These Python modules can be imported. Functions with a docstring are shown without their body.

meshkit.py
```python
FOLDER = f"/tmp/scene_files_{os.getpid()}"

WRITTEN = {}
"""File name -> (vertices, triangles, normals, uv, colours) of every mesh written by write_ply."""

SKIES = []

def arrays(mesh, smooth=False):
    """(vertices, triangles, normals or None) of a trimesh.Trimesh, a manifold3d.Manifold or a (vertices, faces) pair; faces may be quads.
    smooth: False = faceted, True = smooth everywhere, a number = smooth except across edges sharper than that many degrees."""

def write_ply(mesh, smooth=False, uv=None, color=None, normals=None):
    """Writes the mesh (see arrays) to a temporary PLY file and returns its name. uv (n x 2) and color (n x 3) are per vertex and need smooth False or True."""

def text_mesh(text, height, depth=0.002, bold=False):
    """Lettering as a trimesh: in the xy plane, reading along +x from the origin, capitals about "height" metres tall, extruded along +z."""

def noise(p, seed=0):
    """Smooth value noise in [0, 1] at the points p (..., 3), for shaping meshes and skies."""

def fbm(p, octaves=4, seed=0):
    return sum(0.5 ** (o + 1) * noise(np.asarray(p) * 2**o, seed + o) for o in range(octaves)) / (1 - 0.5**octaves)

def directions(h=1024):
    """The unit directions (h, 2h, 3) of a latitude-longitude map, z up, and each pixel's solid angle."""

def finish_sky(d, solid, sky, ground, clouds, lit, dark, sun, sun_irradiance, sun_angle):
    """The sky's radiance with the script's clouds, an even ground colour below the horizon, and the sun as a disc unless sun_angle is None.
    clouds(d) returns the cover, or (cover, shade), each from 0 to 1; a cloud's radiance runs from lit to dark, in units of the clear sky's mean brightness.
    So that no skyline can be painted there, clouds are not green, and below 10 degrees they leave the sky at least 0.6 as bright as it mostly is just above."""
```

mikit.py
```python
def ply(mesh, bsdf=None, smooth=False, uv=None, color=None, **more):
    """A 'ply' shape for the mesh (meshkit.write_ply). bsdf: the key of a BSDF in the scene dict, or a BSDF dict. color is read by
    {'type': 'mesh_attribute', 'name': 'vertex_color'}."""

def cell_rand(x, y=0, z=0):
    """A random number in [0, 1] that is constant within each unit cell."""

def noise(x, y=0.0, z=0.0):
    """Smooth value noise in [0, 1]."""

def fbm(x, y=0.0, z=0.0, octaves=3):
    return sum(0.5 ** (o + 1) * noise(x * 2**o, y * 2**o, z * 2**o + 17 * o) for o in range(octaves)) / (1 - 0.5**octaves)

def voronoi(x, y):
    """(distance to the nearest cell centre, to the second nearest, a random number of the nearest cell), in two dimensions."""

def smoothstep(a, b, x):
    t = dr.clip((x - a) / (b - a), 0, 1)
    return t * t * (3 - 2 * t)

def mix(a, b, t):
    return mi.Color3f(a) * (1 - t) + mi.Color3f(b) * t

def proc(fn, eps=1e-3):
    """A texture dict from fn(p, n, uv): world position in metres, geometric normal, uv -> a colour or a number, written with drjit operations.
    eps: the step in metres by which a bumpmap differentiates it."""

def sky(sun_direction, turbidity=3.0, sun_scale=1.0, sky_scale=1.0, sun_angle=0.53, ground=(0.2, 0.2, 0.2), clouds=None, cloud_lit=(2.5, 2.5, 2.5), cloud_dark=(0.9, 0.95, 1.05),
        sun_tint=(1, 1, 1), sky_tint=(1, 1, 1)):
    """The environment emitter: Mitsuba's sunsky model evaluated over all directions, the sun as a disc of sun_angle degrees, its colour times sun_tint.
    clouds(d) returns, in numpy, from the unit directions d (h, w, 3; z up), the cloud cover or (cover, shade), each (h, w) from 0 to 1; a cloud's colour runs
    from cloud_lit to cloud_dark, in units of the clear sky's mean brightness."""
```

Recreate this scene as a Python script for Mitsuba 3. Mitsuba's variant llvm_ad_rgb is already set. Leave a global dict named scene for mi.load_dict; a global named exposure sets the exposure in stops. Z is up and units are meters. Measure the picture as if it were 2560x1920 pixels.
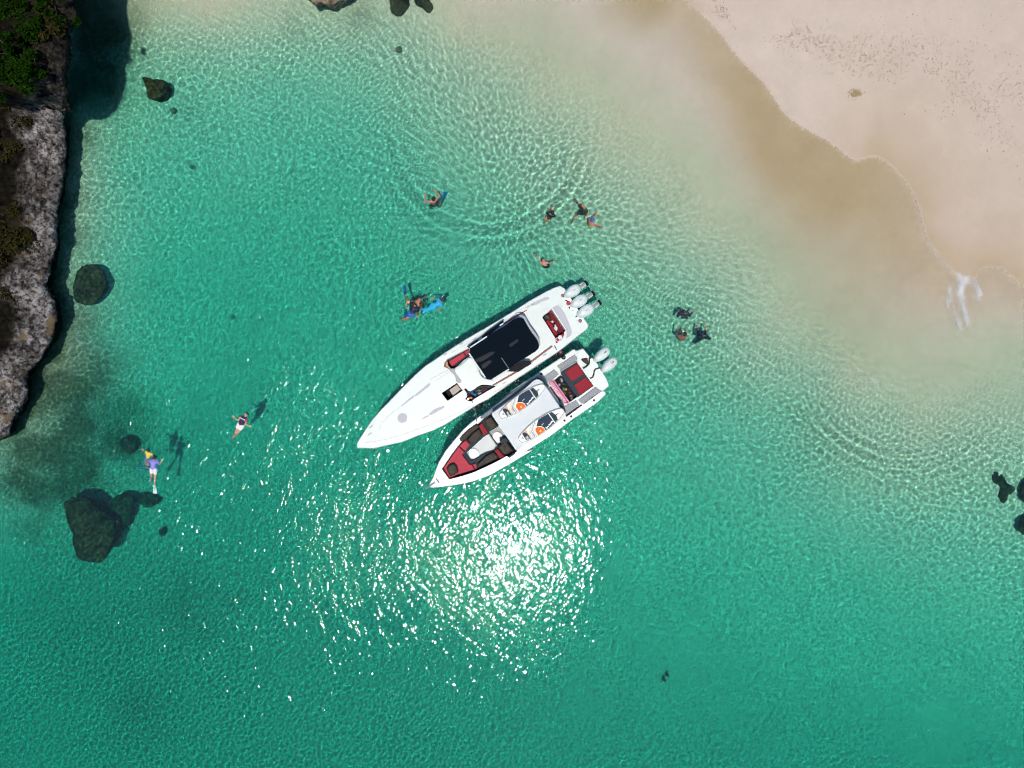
import math, random
import numpy as np, trimesh, manifold3d as m3, mitsuba as mi, drjit as dr
import mikit, meshkit
from mikit import noise, fbm, voronoi, smoothstep, mix
from shapely.geometry import Polygon, LineString, Point, box as sbox
from shapely import affinity
from shapely.ops import unary_union
from scipy.interpolate import RBFInterpolator, RegularGridInterpolator
from scipy.ndimage import gaussian_filter

# ------------------------------------------------------------------ camera, sky, exposure
T = mi.ScalarTransform4f
H = 35.0                                   # drone height above the water
FOC = 1280 / math.tan(math.radians(36.0))  # focal length in photograph pixels
scene, labels = {}, {}
scene['camera'] = {'type': 'perspective', 'fov': 72.0, 'fov_axis': 'x', 'near_clip': 1.0, 'far_clip': 3000.0,
                   'to_world': T().look_at(origin=[0, 0, H], target=[0, 0, 0], up=[0, 1, 0])}
SUN = np.array([0.0, -math.sin(math.radians(13.2)), math.cos(math.radians(13.2))])
scene['sky'] = mikit.sky(SUN.tolist(), turbidity=3, sun_angle=1.8, sun_tint=(.95, 1.0, 1.09))
exposure = 1.3
rng = np.random.default_rng(7)
random.seed(7)

# ------------------------------------------------------------------ helpers
CROP = {'A': (1280, 660, 320/2212), 'B': (1080, 760, 320/2212), 'C': (880, 880, 320/2212), 'D': (1040, 1000, 320/2212),
        'E': (1280, 840, 280/2212), 'F': (1200, 960, 280/2212), 'G': (1360, 900, 120/1659), 'H': (1240, 960, 140/2212),
        'I': (1290, 1020, 140/2212), 'J': (1340, 760, 90/1493), 'K': (1140, 960, 100/2212), 'L': (1400, 700, 110/1521),
        'M': (1430, 860, 130/1438), 'W': (0, 0, 2560/2212), 'S': (0, 0, 1.0)}

def at(u, v, z=0.0):
    "the point at height z that was measured at photograph position (u, v)"
    k = (H - z) / FOC
    return np.array([(u - 1280) * k, -(v - 960) * k, z])

def px(c, text):
    "measured positions of a traced outline, in one of the survey sheets"
    a = np.array(text.split(), float).reshape(-1, 2); o = CROP[c]
    return a * o[2] + [o[0], o[1]]

def pts(c, text, z):
    return np.array([at(u, v, z)[:2] for u, v in px(c, text)])

def poly(c, text, z):
    p = Polygon(pts(c, text, z))
    return p if p.is_valid else p.buffer(0)

def key_for(name, parent=None):
    base = f'{parent}__{name}' if parent else name
    k, n = base, 0
    def taken(x): return x in scene or x in labels or any(y.startswith(x + '__') for y in scene)
    while taken(k):
        n += 1; k = f'{base}_{n:03d}'
    return k

def obj(name, mesh, mat, parent=None, smooth=False, **kw):
    k = key_for(name, parent)
    scene[k] = mikit.ply(mesh, mat, smooth=smooth, **kw)
    return k

def tag(k, label=None, cat=None, group=None, kind=None):
    labels[k] = {a: b for a, b in (('label', label), ('category', cat), ('group', group), ('kind', kind)) if b}
    return k

def thing(name, label, cat, group=None):
    return tag(key_for(name), label, cat, group)

def prism(p, z0, z1, soft=0.0):
    "a slab with the plan p between two heights; soft: the width of a rounded shoulder round its top"
    parts = []
    def ext(g, a, b):
        for q in getattr(g, 'geoms', [g]):
            if q.geom_type == 'Polygon' and q.area > 1e-5:
                m = trimesh.creation.extrude_polygon(q, b - a, engine='earcut'); m.apply_translation([0, 0, a]); parts.append(m)
    if soft > 0:
        n = 3; hgt = min(soft, (z1 - z0) * .8); lo = z1 - hgt
        ext(p, z0, lo)
        for i in range(n):
            a0, a1 = i / n * math.pi / 2, (i + 1) / n * math.pi / 2
            ext(p.buffer(-soft * (1 - math.cos((a0 + a1) / 2))), lo + hgt * math.sin(a0), lo + hgt * math.sin(a1))
    else:
        ext(p, z0, z1)
    return trimesh.util.concatenate(parts) if parts else None

def tube(points, r, sides=7):
    p = np.asarray(points, float); r = np.broadcast_to(r, len(p))
    t = np.gradient(p, axis=0); t /= np.linalg.norm(t, axis=1, keepdims=True) + 1e-9
    a = np.cross(t, np.where(np.abs(t[:, 2:]) < .9, [0, 0, 1.], [1., 0, 0])); a /= np.linalg.norm(a, axis=1, keepdims=True) + 1e-9
    b = np.cross(t, a); g = np.arange(sides) * 2 * np.pi / sides
    v = p[:, None] + r[:, None, None] * (np.cos(g)[None, :, None] * a[:, None] + np.sin(g)[None, :, None] * b[:, None])
    return loft(v)

def loft(rings, close=True):
    "rings (n, m, 3) of equal count skinned in order, ends capped"
    v = np.asarray(rings, float); n, m = v.shape[:2]
    i, j = np.meshgrid(np.arange(n - 1), np.arange(m), indexing='ij'); k = (j + 1) % m
    f = np.concatenate([np.stack([i*m+j, i*m+k, (i+1)*m+k], -1).reshape(-1, 3), np.stack([i*m+j, (i+1)*m+k, (i+1)*m+j], -1).reshape(-1, 3)])
    vv = v.reshape(-1, 3)
    if close:
        c0, c1 = len(vv), len(vv) + 1
        vv = np.vstack([vv, v[0].mean(0), v[-1].mean(0)]); jj = np.arange(m); kk = (jj + 1) % m
        f = np.vstack([f, np.stack([kk, jj, jj*0+c0], 1), np.stack([(n-1)*m+jj, (n-1)*m+kk, jj*0+c1], 1)])
    t = trimesh.Trimesh(vv, f, process=False); 
    if t.volume < 0: t.invert()
    return t

def ball(c, r, seg=12):
    return m3.Manifold.sphere(1.0, seg).scale(tuple(np.broadcast_to(r, 3).tolist())).translate(tuple(float(x) for x in c))

def bone(a, ra, b, rb, seg=12):
    return m3.Manifold.batch_hull([ball(a, ra, seg), ball(b, rb, seg)])

def tm(m):
    q = m.to_mesh(); return trimesh.Trimesh(q.vert_properties[:, :3], q.tri_verts, process=False)

def bspline(p, n, closed=False):
    from scipy.interpolate import splprep, splev
    p = np.asarray(p, float)
    tck, _ = splprep(p.T, s=0, per=closed, k=min(3, len(p) - 1))
    return np.array(splev(np.linspace(0, 1, n), tck)).T

def smooth_poly(c, text, z, n=60):
    p = px(c, text); p = np.vstack([p, p[:1]])
    return Polygon([at(u, v, z)[:2] for u, v in bspline(p, n, True)]).buffer(0)

def rand_noise(p, s, octv=4, seed=0):
    return meshkit.fbm(np.asarray(p) * s, octv, seed) - .5

# ------------------------------------------------------------------ materials
def mat(name, rgb, rough=.5, **kw):
    scene[name] = {'type': 'twosided', 'b': {'type': 'principled', 'base_color': {'type': 'rgb', 'value': list(rgb)}, 'roughness': rough, **kw}}
    return name
mat('gelcoat', (.63, .73, .735), .3)
mat('rail_grey', (.30, .28, .29), .6)
mat('gelcoat_grey', (.30, .34, .38), .5)
mat('nonskid', (.47, .50, .56), .9)
mat('top_white', (.58, .66, .70), .6)
mat('black_gloss', (.002, .006, .011), .08, specular=.22)
mat('black_rubber', (.012, .012, .015), .5)
mat('slate', (.022, .042, .06), .7, specular=.25)
mat('slate_dark', (.008, .010, .014), .7, specular=.2)
mat('red_vinyl', (.42, .03, .06), .6, specular=.3)
mat('red_bright', (.25, .005, .02), .6, specular=.25)
mat('red_dull', (.20, .09, .10), .6)
mat('red_dark', (.13, .004, .014), .6, specular=.2)
mat('pink', (.40, .02, .13), .7)
mat('pink_pale', (.80, .50, .68), .5)
mat('plank', (.33, .37, .42), .8)
mat('plank_gap', (.17, .19, .20), .8)
mat('navy', (.03, .05, .085), .8, specular=.2)
mat('orange', (.75, .16, .025), .8, specular=.2)
mat('orange_pale', (.72, .35, .14), .6)
mat('steel', (.5, .52, .54), .3, metallic=.8)
mat('engine_grey', (.44, .46, .49), .4)
mat('white_cloth', (.72, .73, .77), .9)
mat('roof_tint', (.009, .014, .022), .2, specular=.3)
mat('smoked_glass', (.10, .125, .16), .15, clearcoat=.5)
mat('blue_bag', (.03, .16, .50), .5)
mat('cyan_bag', (.05, .34, .55), .4)
mat('green_bag', (.12, .28, .20), .6)
mat('tan_cloth', (.42, .30, .17), .9)
mat('yellow', (.72, .58, .10), .7)
mat('beige_mat', (.44, .40, .38), .9)
mat('rope', (.10, .12, .12), .8)
mat('rope_pale', (.42, .42, .30), .8)
mat('hair_dark', (.012, .008, .007), .6)
mat('hair_brown', (.05, .025, .015), .6)
mat('wet_black', (.006, .007, .010), .35)
mat('wet_navy', (.010, .014, .05), .45)
mat('shirt_blue', (.02, .12, .45), .6)
mat('shirt_cyan', (.01, .38, .68), .6)
mat('shirt_purple', (.27, .23, .72), .6)
mat('fin_blue', (.01, .12, .32), .4)
mat('green_suit', (.012, .03, .02), .6)
for n_, c_ in (('skin_tan', (.42, .17, .11)), ('skin_pale', (.52, .28, .20)), ('skin_brown', (.22, .08, .05)), ('skin_red', (.50, .15, .12))):
    mat(n_, c_, .45)

def cloth_fn(p, n, uv):
    f = fbm(p.x * 9, p.y * 9, p.z * 9, 3)
    return mix((.04, .036, .032), (.10, .09, .08), f)
scene['taupe_cloth'] = {'type': 'twosided', 'b': {'type': 'diffuse', 'reflectance': mikit.proc(cloth_fn)}}

def sand_fn(p, n, uv):
    # uv.x: how wet the sand lies (swash), uv.y: reef algae, and shade below the cliff put into colour
    big = fbm(p.x * .12 + 3, p.y * .12, 0., 3); mid = fbm(p.x * 1.1, p.y * 1.1, 2., 3); fine = fbm(p.x * 9, p.y * 9, 5., 2)
    dry = mix((.49, .427, .378), (.55, .487, .432), big) * (.92 + .10 * mid + .06 * fine)
    wet = mix((.365, .292, .175), (.41, .335, .21), mid)
    c = mix(dry, wet, dr.clip(uv.x, 0, 1)) * mix((1, 1, 1), (1, 1, .87), smoothstep(.02, .25, -p.z))   # soaked sand is yellower
    alg_shade = mix((.035, .05, .028), (.10, .105, .055), fbm(p.x * 2.3, p.y * 2.3, 9., 4))
    return mix(c, alg_shade, dr.clip(uv.y, 0, 1))
scene['sand'] = {'type': 'twosided', 'b': {'type': 'diffuse', 'reflectance': mikit.proc(sand_fn)}}

def rock_fn(p, n, uv):
    # uv.x: pale weathered top rock, uv.y: wet notch rock with overhang shade painted in
    a = fbm(p.x * 1.3, p.y * 1.3, p.z * 1.3, 4); b = fbm(p.x * 7, p.y * 7, p.z * 7, 3)
    crack = smoothstep(.0, .07, dr.abs(fbm(p.x * 1.9 + 7, p.y * .8, p.z, 4) - .5))
    pale = mix((.06, .057, .057), (.34, .33, .335), smoothstep(.25, .75, b)) * (.35 + .65 * crack)
    pale = pale * (1 - .62 * smoothstep(.50, .66, fbm(p.x * 13, p.y * 13, p.z * 13, 3)))
    och = mix(pale, (.16, .12, .07), smoothstep(.60, .72, a))
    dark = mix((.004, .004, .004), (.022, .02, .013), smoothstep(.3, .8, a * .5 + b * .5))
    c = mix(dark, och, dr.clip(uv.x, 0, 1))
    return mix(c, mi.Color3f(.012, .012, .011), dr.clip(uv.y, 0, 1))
scene['cliff_rock'] = {'type': 'twosided', 'b': {'type': 'diffuse', 'reflectance': mikit.proc(rock_fn)}}

def boulder_fn(p, n, uv):
    a = fbm(p.x * 2.2, p.y * 2.2, p.z * 2.2, 3); b = fbm(p.x * 9, p.y * 9, p.z * 9, 3)
    return mix((.008, .014, .008), (.055, .065, .032), smoothstep(.25, .8, .5 * a + .5 * b))
scene['reef_rock'] = {'type': 'twosided', 'b': {'type': 'diffuse', 'reflectance': mikit.proc(boulder_fn)}}
def brown_fn(p, n, uv):
    b = fbm(p.x * 6, p.y * 6, p.z * 6, 4)
    return mix((.07, .055, .04), (.30, .25, .19), smoothstep(.25, .75, b))
def pale_stone_fn(p, n, uv):
    return mix((.07, .075, .05), (.20, .19, .14), fbm(p.x * 7, p.y * 7, p.z * 7, 3))
scene['pale_stone'] = {'type': 'twosided', 'b': {'type': 'diffuse', 'reflectance': mikit.proc(pale_stone_fn)}}
scene['brown_rock'] = {'type': 'twosided', 'b': {'type': 'diffuse', 'reflectance': mikit.proc(brown_fn)}}

def leaf(name, a, b):
    def fn(p, n, uv): return mix(a, b, noise(p.x * 5, p.y * 5, p.z * 5))
    scene[name] = {'type': 'principledthin', 'base_color': mikit.proc(fn), 'roughness': .5, 'diff_trans': .5}
leaf('leaf_green', (.003, .013, .002), (.022, .068, .005))
leaf('leaf_olive', (.02, .022, .008), (.06, .055, .018))
mat('bark', (.09, .07, .05), .9)

# ------------------------------------------------------------------ ground: one sheet, sea bed and beach
def axis(lo, hi, step, far):
    core = list(np.arange(lo, hi + step / 2, step)); a, b = [], []
    x, s = core[-1], step
    while x < far: s *= 1.35; x += s; a.append(x)
    x, s = core[0], step
    while x > -far: s *= 1.35; x -= s; b.append(x)
    return np.array(b[::-1] + core + a)

def grid_faces(n, m):
    i = np.arange(n * m).reshape(n, m)
    return np.concatenate([np.stack([i[:-1, :-1], i[:-1, 1:], i[1:, 1:]], -1).reshape(-1, 3), np.stack([i[:-1, :-1], i[1:, 1:], i[1:, :-1]], -1).reshape(-1, 3)])

DEPTHS = """140 240 .5 150 340 .45 150 400 .5 140 480 .55 130 560 .6 120 650 .7 130 720 .5 130 800 .55 160 680 .7 165 760 .8 100 880 .75 60 950 .75 30 1000 .9 20 1060 1.2 60 400 .4 40 700 .6 -60 900 .8
205 300 .95 205 420 1.0 195 560 1.2 195 720 1.5 190 850 1.6 150 960 1.5 100 1060 1.9 0 1659 3.3 600 1659 3.05 1200 1659 2.75 1800 1659 2.6 2212 1659 2.4 0 1300 3.2 500 1300 3.0 1000 1300 2.75 1500 1300 2.4 1900 1300 1.9 2212 1300 1.45
200 900 2.5 600 900 2.55 1000 900 2.35 1400 900 1.65 1700 900 1.0 1850 1000 .72 2000 1050 .75 2212 1000 .65 2212 1130 .95 1900 1130 1.15 1650 1130 1.7
300 600 2.1 600 600 2.25 900 600 2.0 1200 600 1.35 1480 650 .8 1640 790 .6 250 350 1.35 500 350 1.55 750 350 1.6 950 400 1.2 1150 420 .8 1350 500 .6
200 150 1.1 400 150 1.0 600 150 1.05 750 150 .95 900 200 .75 1030 240 .55 300 40 .35 450 25 .2 600 50 .45 750 50 .5 900 60 .4 980 60 .2 1050 20 .09 900 -100 .15 400 -100 .05
1050 100 .27 1170 200 .28 1300 300 .28 1500 480 .28 1700 680 .28 1840 810 .28 2000 880 .3 2212 850 .32 1180 60 .14 1300 170 .17 1500 330 .18 1700 500 .18 1850 650 .18 2000 760 .18 2212 760 .22
1980 880 .34 1930 900 .5 1780 800 .5 1600 660 .5 1420 490 .5 1220 310 .5 1080 200 .5 980 120 .45 2100 930 .5 1140 0 .12"""
SCALLOP = """1320 -400 1340 -160 1400 -90 1470 -10 1545 60 1600 130 1650 180 1690 240 1760 290 1815 325 1850 347 1880 339 1925 360 1960 400 1985 450 2005 520 2030 555
2060 590 2092 606 2108 603 2116 585 2140 577 2165 582 2186 600 2200 612 2260 625 2500 700 2900 760"""
dp = np.array(DEPTHS.split(), float).reshape(-1, 3)
dxy = np.array([at(u, v)[:2] for u, v in dp[:, :2] * CROP['W'][2]])
dxy, uq = np.unique(np.round(dxy, 3), axis=0, return_index=True); dp = dp[uq]
rbf = RBFInterpolator(dxy, dp[:, 2], smoothing=.05, kernel='linear')
sc = bspline(px('W', SCALLOP), 400)
scl = np.array([at(u, v)[:2] for u, v in sc])
XG, YG = axis(-29, 29, .09, 900), axis(-22, 22, .09, 900)
GX, GY = np.meshgrid(XG, YG)
from scipy.spatial import cKDTree
_, ii = cKDTree(scl).query(np.stack([GX.ravel(), GY.ravel()], 1))
tan = np.gradient(scl, axis=0)
rel = np.stack([GX.ravel(), GY.ravel()], 1) - scl[ii]
side = tan[ii, 0] * rel[:, 1] - tan[ii, 1] * rel[:, 0]
sd = np.where(side > 0, 1, -1) * np.hypot(rel[:, 0], rel[:, 1])     # + landward
sd = sd.reshape(GX.shape)
cx, cy = np.clip(GX, -30, 30), np.clip(GY, -23, 23)
dep = rbf(np.stack([cx.ravel(), cy.ravel()], 1)).reshape(GX.shape)
dep = np.maximum(dep, .035)
lobe = np.exp(-((GX - at(1930, 0)[0] * 1.15) / 4.5) ** 2) * 2.2 + .5
dep = np.minimum(.5 * np.clip(-sd, 0, 9), .022) + dep * np.clip((-sd - .3 - lobe * .5) / (1.5 + lobe * 1.3), .0, 1)
out = np.maximum(np.hypot(np.maximum(np.abs(GX) - 30, 0), np.maximum(np.abs(GY) - 23, 0)), 0)
dep += np.where(sd < 0, out * .05, 0); dep = np.minimum(dep, 9)
land = np.clip(sd, 0, 200)
P3 = np.stack([GX, GY, GX * 0], -1)
wob = rand_noise(P3, .8, 4, 3)
lsm = gaussian_filter(land, 19); k_ = np.clip((land - .6) / 2.5, 0, 1); land = land * (1 - k_) + lsm * k_
ZG = np.where(sd > 0, np.minimum(.5 * land, .03) + land * .04 + np.minimum(land, 3) * .03 * wob * np.clip(land, 0, 1), -dep + np.minimum(dep, 1) * .10 * wob)
ZG += np.clip((sd - .3) / 2, 0, 1) * (.05 * rand_noise(P3, 1.6, 3, 71) + .03 * np.maximum(rand_noise(P3, 2.6, 2, 72), 0) * np.clip((sd - 5) / 3, 0, 1))
ZG = np.where(sd > 40, .004 + 40 * .045 + (sd - 40) * .01, ZG)
gold = np.exp(-(np.clip(-sd - lobe, 0, 9) / (1.1 + .8 * lobe)) ** 1.2) * np.clip(.42 + .28 * lobe, 0, 1) * np.clip((.12 - sd) / .3, 0, 1) * np.clip(1.25 + 1.2 * rand_noise(P3, .5, 3, 8), 0, 1)
damp = .75 * np.exp(-np.clip(sd, 0, 99) / 2.2) * np.clip((sd + .15) / .3, 0, 1) * np.clip((GX - 15) / 3, 0, 1) * np.clip(1.1 + 2 * rand_noise(P3, .5, 3, 81), 0, 1)
topw = np.exp(-((GX - at(1625, 20)[0]) / 2.3) ** 2 - ((GY - at(1600, 0)[1]) / 1.7) ** 2)
wet = np.clip(np.maximum(np.maximum(gold, damp), topw), .14 * np.clip(-sd / 2, 0, 1), 1)
ALG_SHADE = """158 245 42 .95 156 275 42 .95 158 310 42 .95 160 345 42 .95 158 380 42 .95 154 415 42 .95 148 450 42 .95 142 485 42 .95 140 520 42 .95 134 555 42 .95 128 590 42 .95 124 625 42 .95 134 655 42 .95 142 690 42 .95 142 730 42 .95 134 765 42 .95 110 795 42 .95 92 820 42 .95 80 850 42 .95 82 880 42 .95 60 915 42 .95 215 30 80 .95 230 130 70 .95 200 190 60 .95 150 860 100 .9 140 1000 110 .9 150 930 90 .9 100 980 90 .95 60 1040 80 .95 240 960 90 .7 130 1010 120 .8 260 880 60 .6 200 800 80 .6 150 640 60 .5 170 520 50 .55 170 430 45 .6 190 300 45 .6 220 200 60 .85 250 100 70 .85 300 60 60 .45 160 700 70 .6
90 1060 80 .6 60 1140 80 .45 170 1190 60 .3 360 1330 120 .22 270 1560 90 .22 480 1320 40 .2 160 1420 160 .15 420 250 30 .25 790 60 35 .3 640 80 30 .15"""
alg_shade = np.zeros_like(GX)  # reef algae, plus the cliff shadow strip and cove darkened by colour
for u, v, r, a in np.array(ALG_SHADE.split(), float).reshape(-1, 4):
    c = at(u * 1.1573 if r > 0 else u, v * 1.1573, -1.5)
    alg_shade = np.maximum(alg_shade, a * np.exp(-((GX - c[0]) ** 2 + (GY - c[1]) ** 2) / (r / 45) ** 2))
alg_shade = np.clip(alg_shade * (1.2 + 1.5 * rand_noise(P3, .9, 4, 12)), 0, .95) * (sd < -2)
F = grid_faces(*GX.shape)
V = np.stack([GX, GY, ZG], -1).reshape(-1, 3); UV = np.stack([wet, alg_shade], -1).reshape(-1, 2)
onland = (sd.ravel()[F] > 0).any(1)
def part_mesh(sel):
    f = F[sel]; u, inv = np.unique(f, return_inverse=True)
    return (V[u], inv.reshape(-1, 3)), UV[u]
for nm, sel in (('seabed', ~onland), ('beach', onland)):
    m_, uv_ = part_mesh(sel)
    tag(obj(nm, m_, 'sand', smooth=True, uv=uv_), kind='structure')
ground = RegularGridInterpolator((YG, XG), ZG, bounds_error=False, fill_value=None)
def gz(x, y): return float(ground([[y, x]])[0])

# ------------------------------------------------------------------ water: wave field, painted caustic light, the sea water below
st, nx, ny = .05, 1152, 864
kx, ky = np.fft.fftfreq(nx, st) * 2 * np.pi, np.fft.fftfreq(ny, st) * 2 * np.pi
KX, KY = np.meshgrid(kx, ky); K = np.hypot(KX, KY) + 1e-9
def spectrum(l0, l1, seed, p, aniso=0.0, ang=0.0):
    k0, k1 = 2 * np.pi / l1, 2 * np.pi / l0
    c = (KX * math.cos(ang) + KY * math.sin(ang)) / K
    amp = np.where((K > k0) & (K < k1), K ** (-p), 0) * (1 - aniso + aniso * c ** 2)
    return np.fft.fft2(np.random.default_rng(seed).normal(size=(ny, nx))) * amp
S = spectrum(.11, 1.9, 3, 1.05, .68, math.radians(12)); S /= np.sqrt(2) * np.fft.ifft2(1j * KX * S).real.std()
hh = np.fft.ifft2(S).real
def caustic_map(l0, l1, seed, p, g, an=0, ang=0):
    "caustic pattern to paint: rays bent by a separate random wave field, counted where they meet"
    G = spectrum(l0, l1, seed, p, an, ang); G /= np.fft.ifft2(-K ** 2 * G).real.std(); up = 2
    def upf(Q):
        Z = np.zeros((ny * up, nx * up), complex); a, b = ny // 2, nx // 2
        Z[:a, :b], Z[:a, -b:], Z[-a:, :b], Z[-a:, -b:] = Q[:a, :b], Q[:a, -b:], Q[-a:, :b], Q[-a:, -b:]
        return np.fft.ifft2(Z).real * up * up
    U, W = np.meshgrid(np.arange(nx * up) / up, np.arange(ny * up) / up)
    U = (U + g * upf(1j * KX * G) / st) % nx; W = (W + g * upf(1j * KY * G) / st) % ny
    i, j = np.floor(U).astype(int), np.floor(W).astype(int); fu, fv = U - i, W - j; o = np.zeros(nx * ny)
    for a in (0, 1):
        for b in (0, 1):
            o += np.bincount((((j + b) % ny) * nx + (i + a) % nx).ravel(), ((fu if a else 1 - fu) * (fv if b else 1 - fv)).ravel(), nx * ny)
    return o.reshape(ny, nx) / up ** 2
g1 = caustic_map(.19, .70, 5, 1.65, 1.0)
g2 = caustic_map(.16, .58, 9, 1.6, .95, .5, math.radians(-35))
XW, YW = axis(-28.1, 28.1, st, 900), axis(-21.1, 21.1, st, 900)
IX, IY = np.round(XW / st).astype(int) % nx, np.round(YW / st).astype(int) % ny
WX, WY = np.meshgrid(XW, YW)
dw = -ground(np.stack([np.clip(WY, -600, 600).ravel(), np.clip(WX, -600, 600).ravel()], 1)).reshape(WX.shape)
P3 = np.stack([WX, WY, WX * 0], -1)
gust = rand_noise(P3, .22, 3, 31)
right = 1 / (1 + np.exp(-(WX - 4.7 - .20 * (WY + 6.4) + 1.6 * rand_noise(P3, .5, 3, 33)) / .5))           # the lee side lies calmer
amp = (.175 * (1 - right) + .036 * right) * (1 + 1.3 * gust) * np.clip((dw + .02) / .5, .04, 1)
amp *= np.interp(WY, [-21, -14, -8, -2, 6], [.42, .72, 1.0, 1.0, .85])
amp *= 1 + .35 * np.clip((-WX - 4) / 6, 0, 1)
hw = hh[np.ix_(IY, IX)] * amp
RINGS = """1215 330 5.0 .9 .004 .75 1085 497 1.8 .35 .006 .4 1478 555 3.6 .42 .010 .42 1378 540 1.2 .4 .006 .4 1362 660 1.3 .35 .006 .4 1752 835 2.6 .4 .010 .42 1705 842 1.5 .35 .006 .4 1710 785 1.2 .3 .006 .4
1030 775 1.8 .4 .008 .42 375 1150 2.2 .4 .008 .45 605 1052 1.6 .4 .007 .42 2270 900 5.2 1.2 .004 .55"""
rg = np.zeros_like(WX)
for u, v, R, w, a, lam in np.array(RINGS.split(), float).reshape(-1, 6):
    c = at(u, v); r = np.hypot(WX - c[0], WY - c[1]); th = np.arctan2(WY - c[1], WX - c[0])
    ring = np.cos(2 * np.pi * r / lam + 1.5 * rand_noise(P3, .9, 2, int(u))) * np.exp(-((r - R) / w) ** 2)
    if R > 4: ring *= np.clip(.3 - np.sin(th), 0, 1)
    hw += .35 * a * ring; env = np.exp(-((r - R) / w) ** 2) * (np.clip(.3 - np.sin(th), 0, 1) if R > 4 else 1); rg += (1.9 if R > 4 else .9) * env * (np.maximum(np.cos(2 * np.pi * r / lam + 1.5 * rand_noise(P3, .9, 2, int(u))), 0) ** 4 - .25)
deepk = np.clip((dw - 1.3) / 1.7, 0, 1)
caustic_gain = (g1[np.ix_(IY, IX)] * (1 - deepk) + g2[np.ix_(IY, IX)] * deepk)
caustic_gain = np.clip(caustic_gain, 0, 3.2) - 1 + .8 * rg
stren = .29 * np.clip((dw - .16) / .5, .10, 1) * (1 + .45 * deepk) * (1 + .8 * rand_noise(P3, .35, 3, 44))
caustic_tint = np.clip(1 + stren * caustic_gain, .55, 1.9)  # caustic light painted as vertex colour, scaling all light through the surface
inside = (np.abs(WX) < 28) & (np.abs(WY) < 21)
caustic_tint = np.where(inside, caustic_tint, 1.0)
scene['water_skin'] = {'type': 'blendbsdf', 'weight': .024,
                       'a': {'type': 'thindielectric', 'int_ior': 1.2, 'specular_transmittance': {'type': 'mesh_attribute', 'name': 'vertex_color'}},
                       'b': {'type': 'roughconductor', 'material': 'none', 'alpha': .010, 'distribution': 'beckmann', 'specular_reflectance': {'type': 'rgb', 'value': [.72, .88, 1.0]}}}
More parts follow.
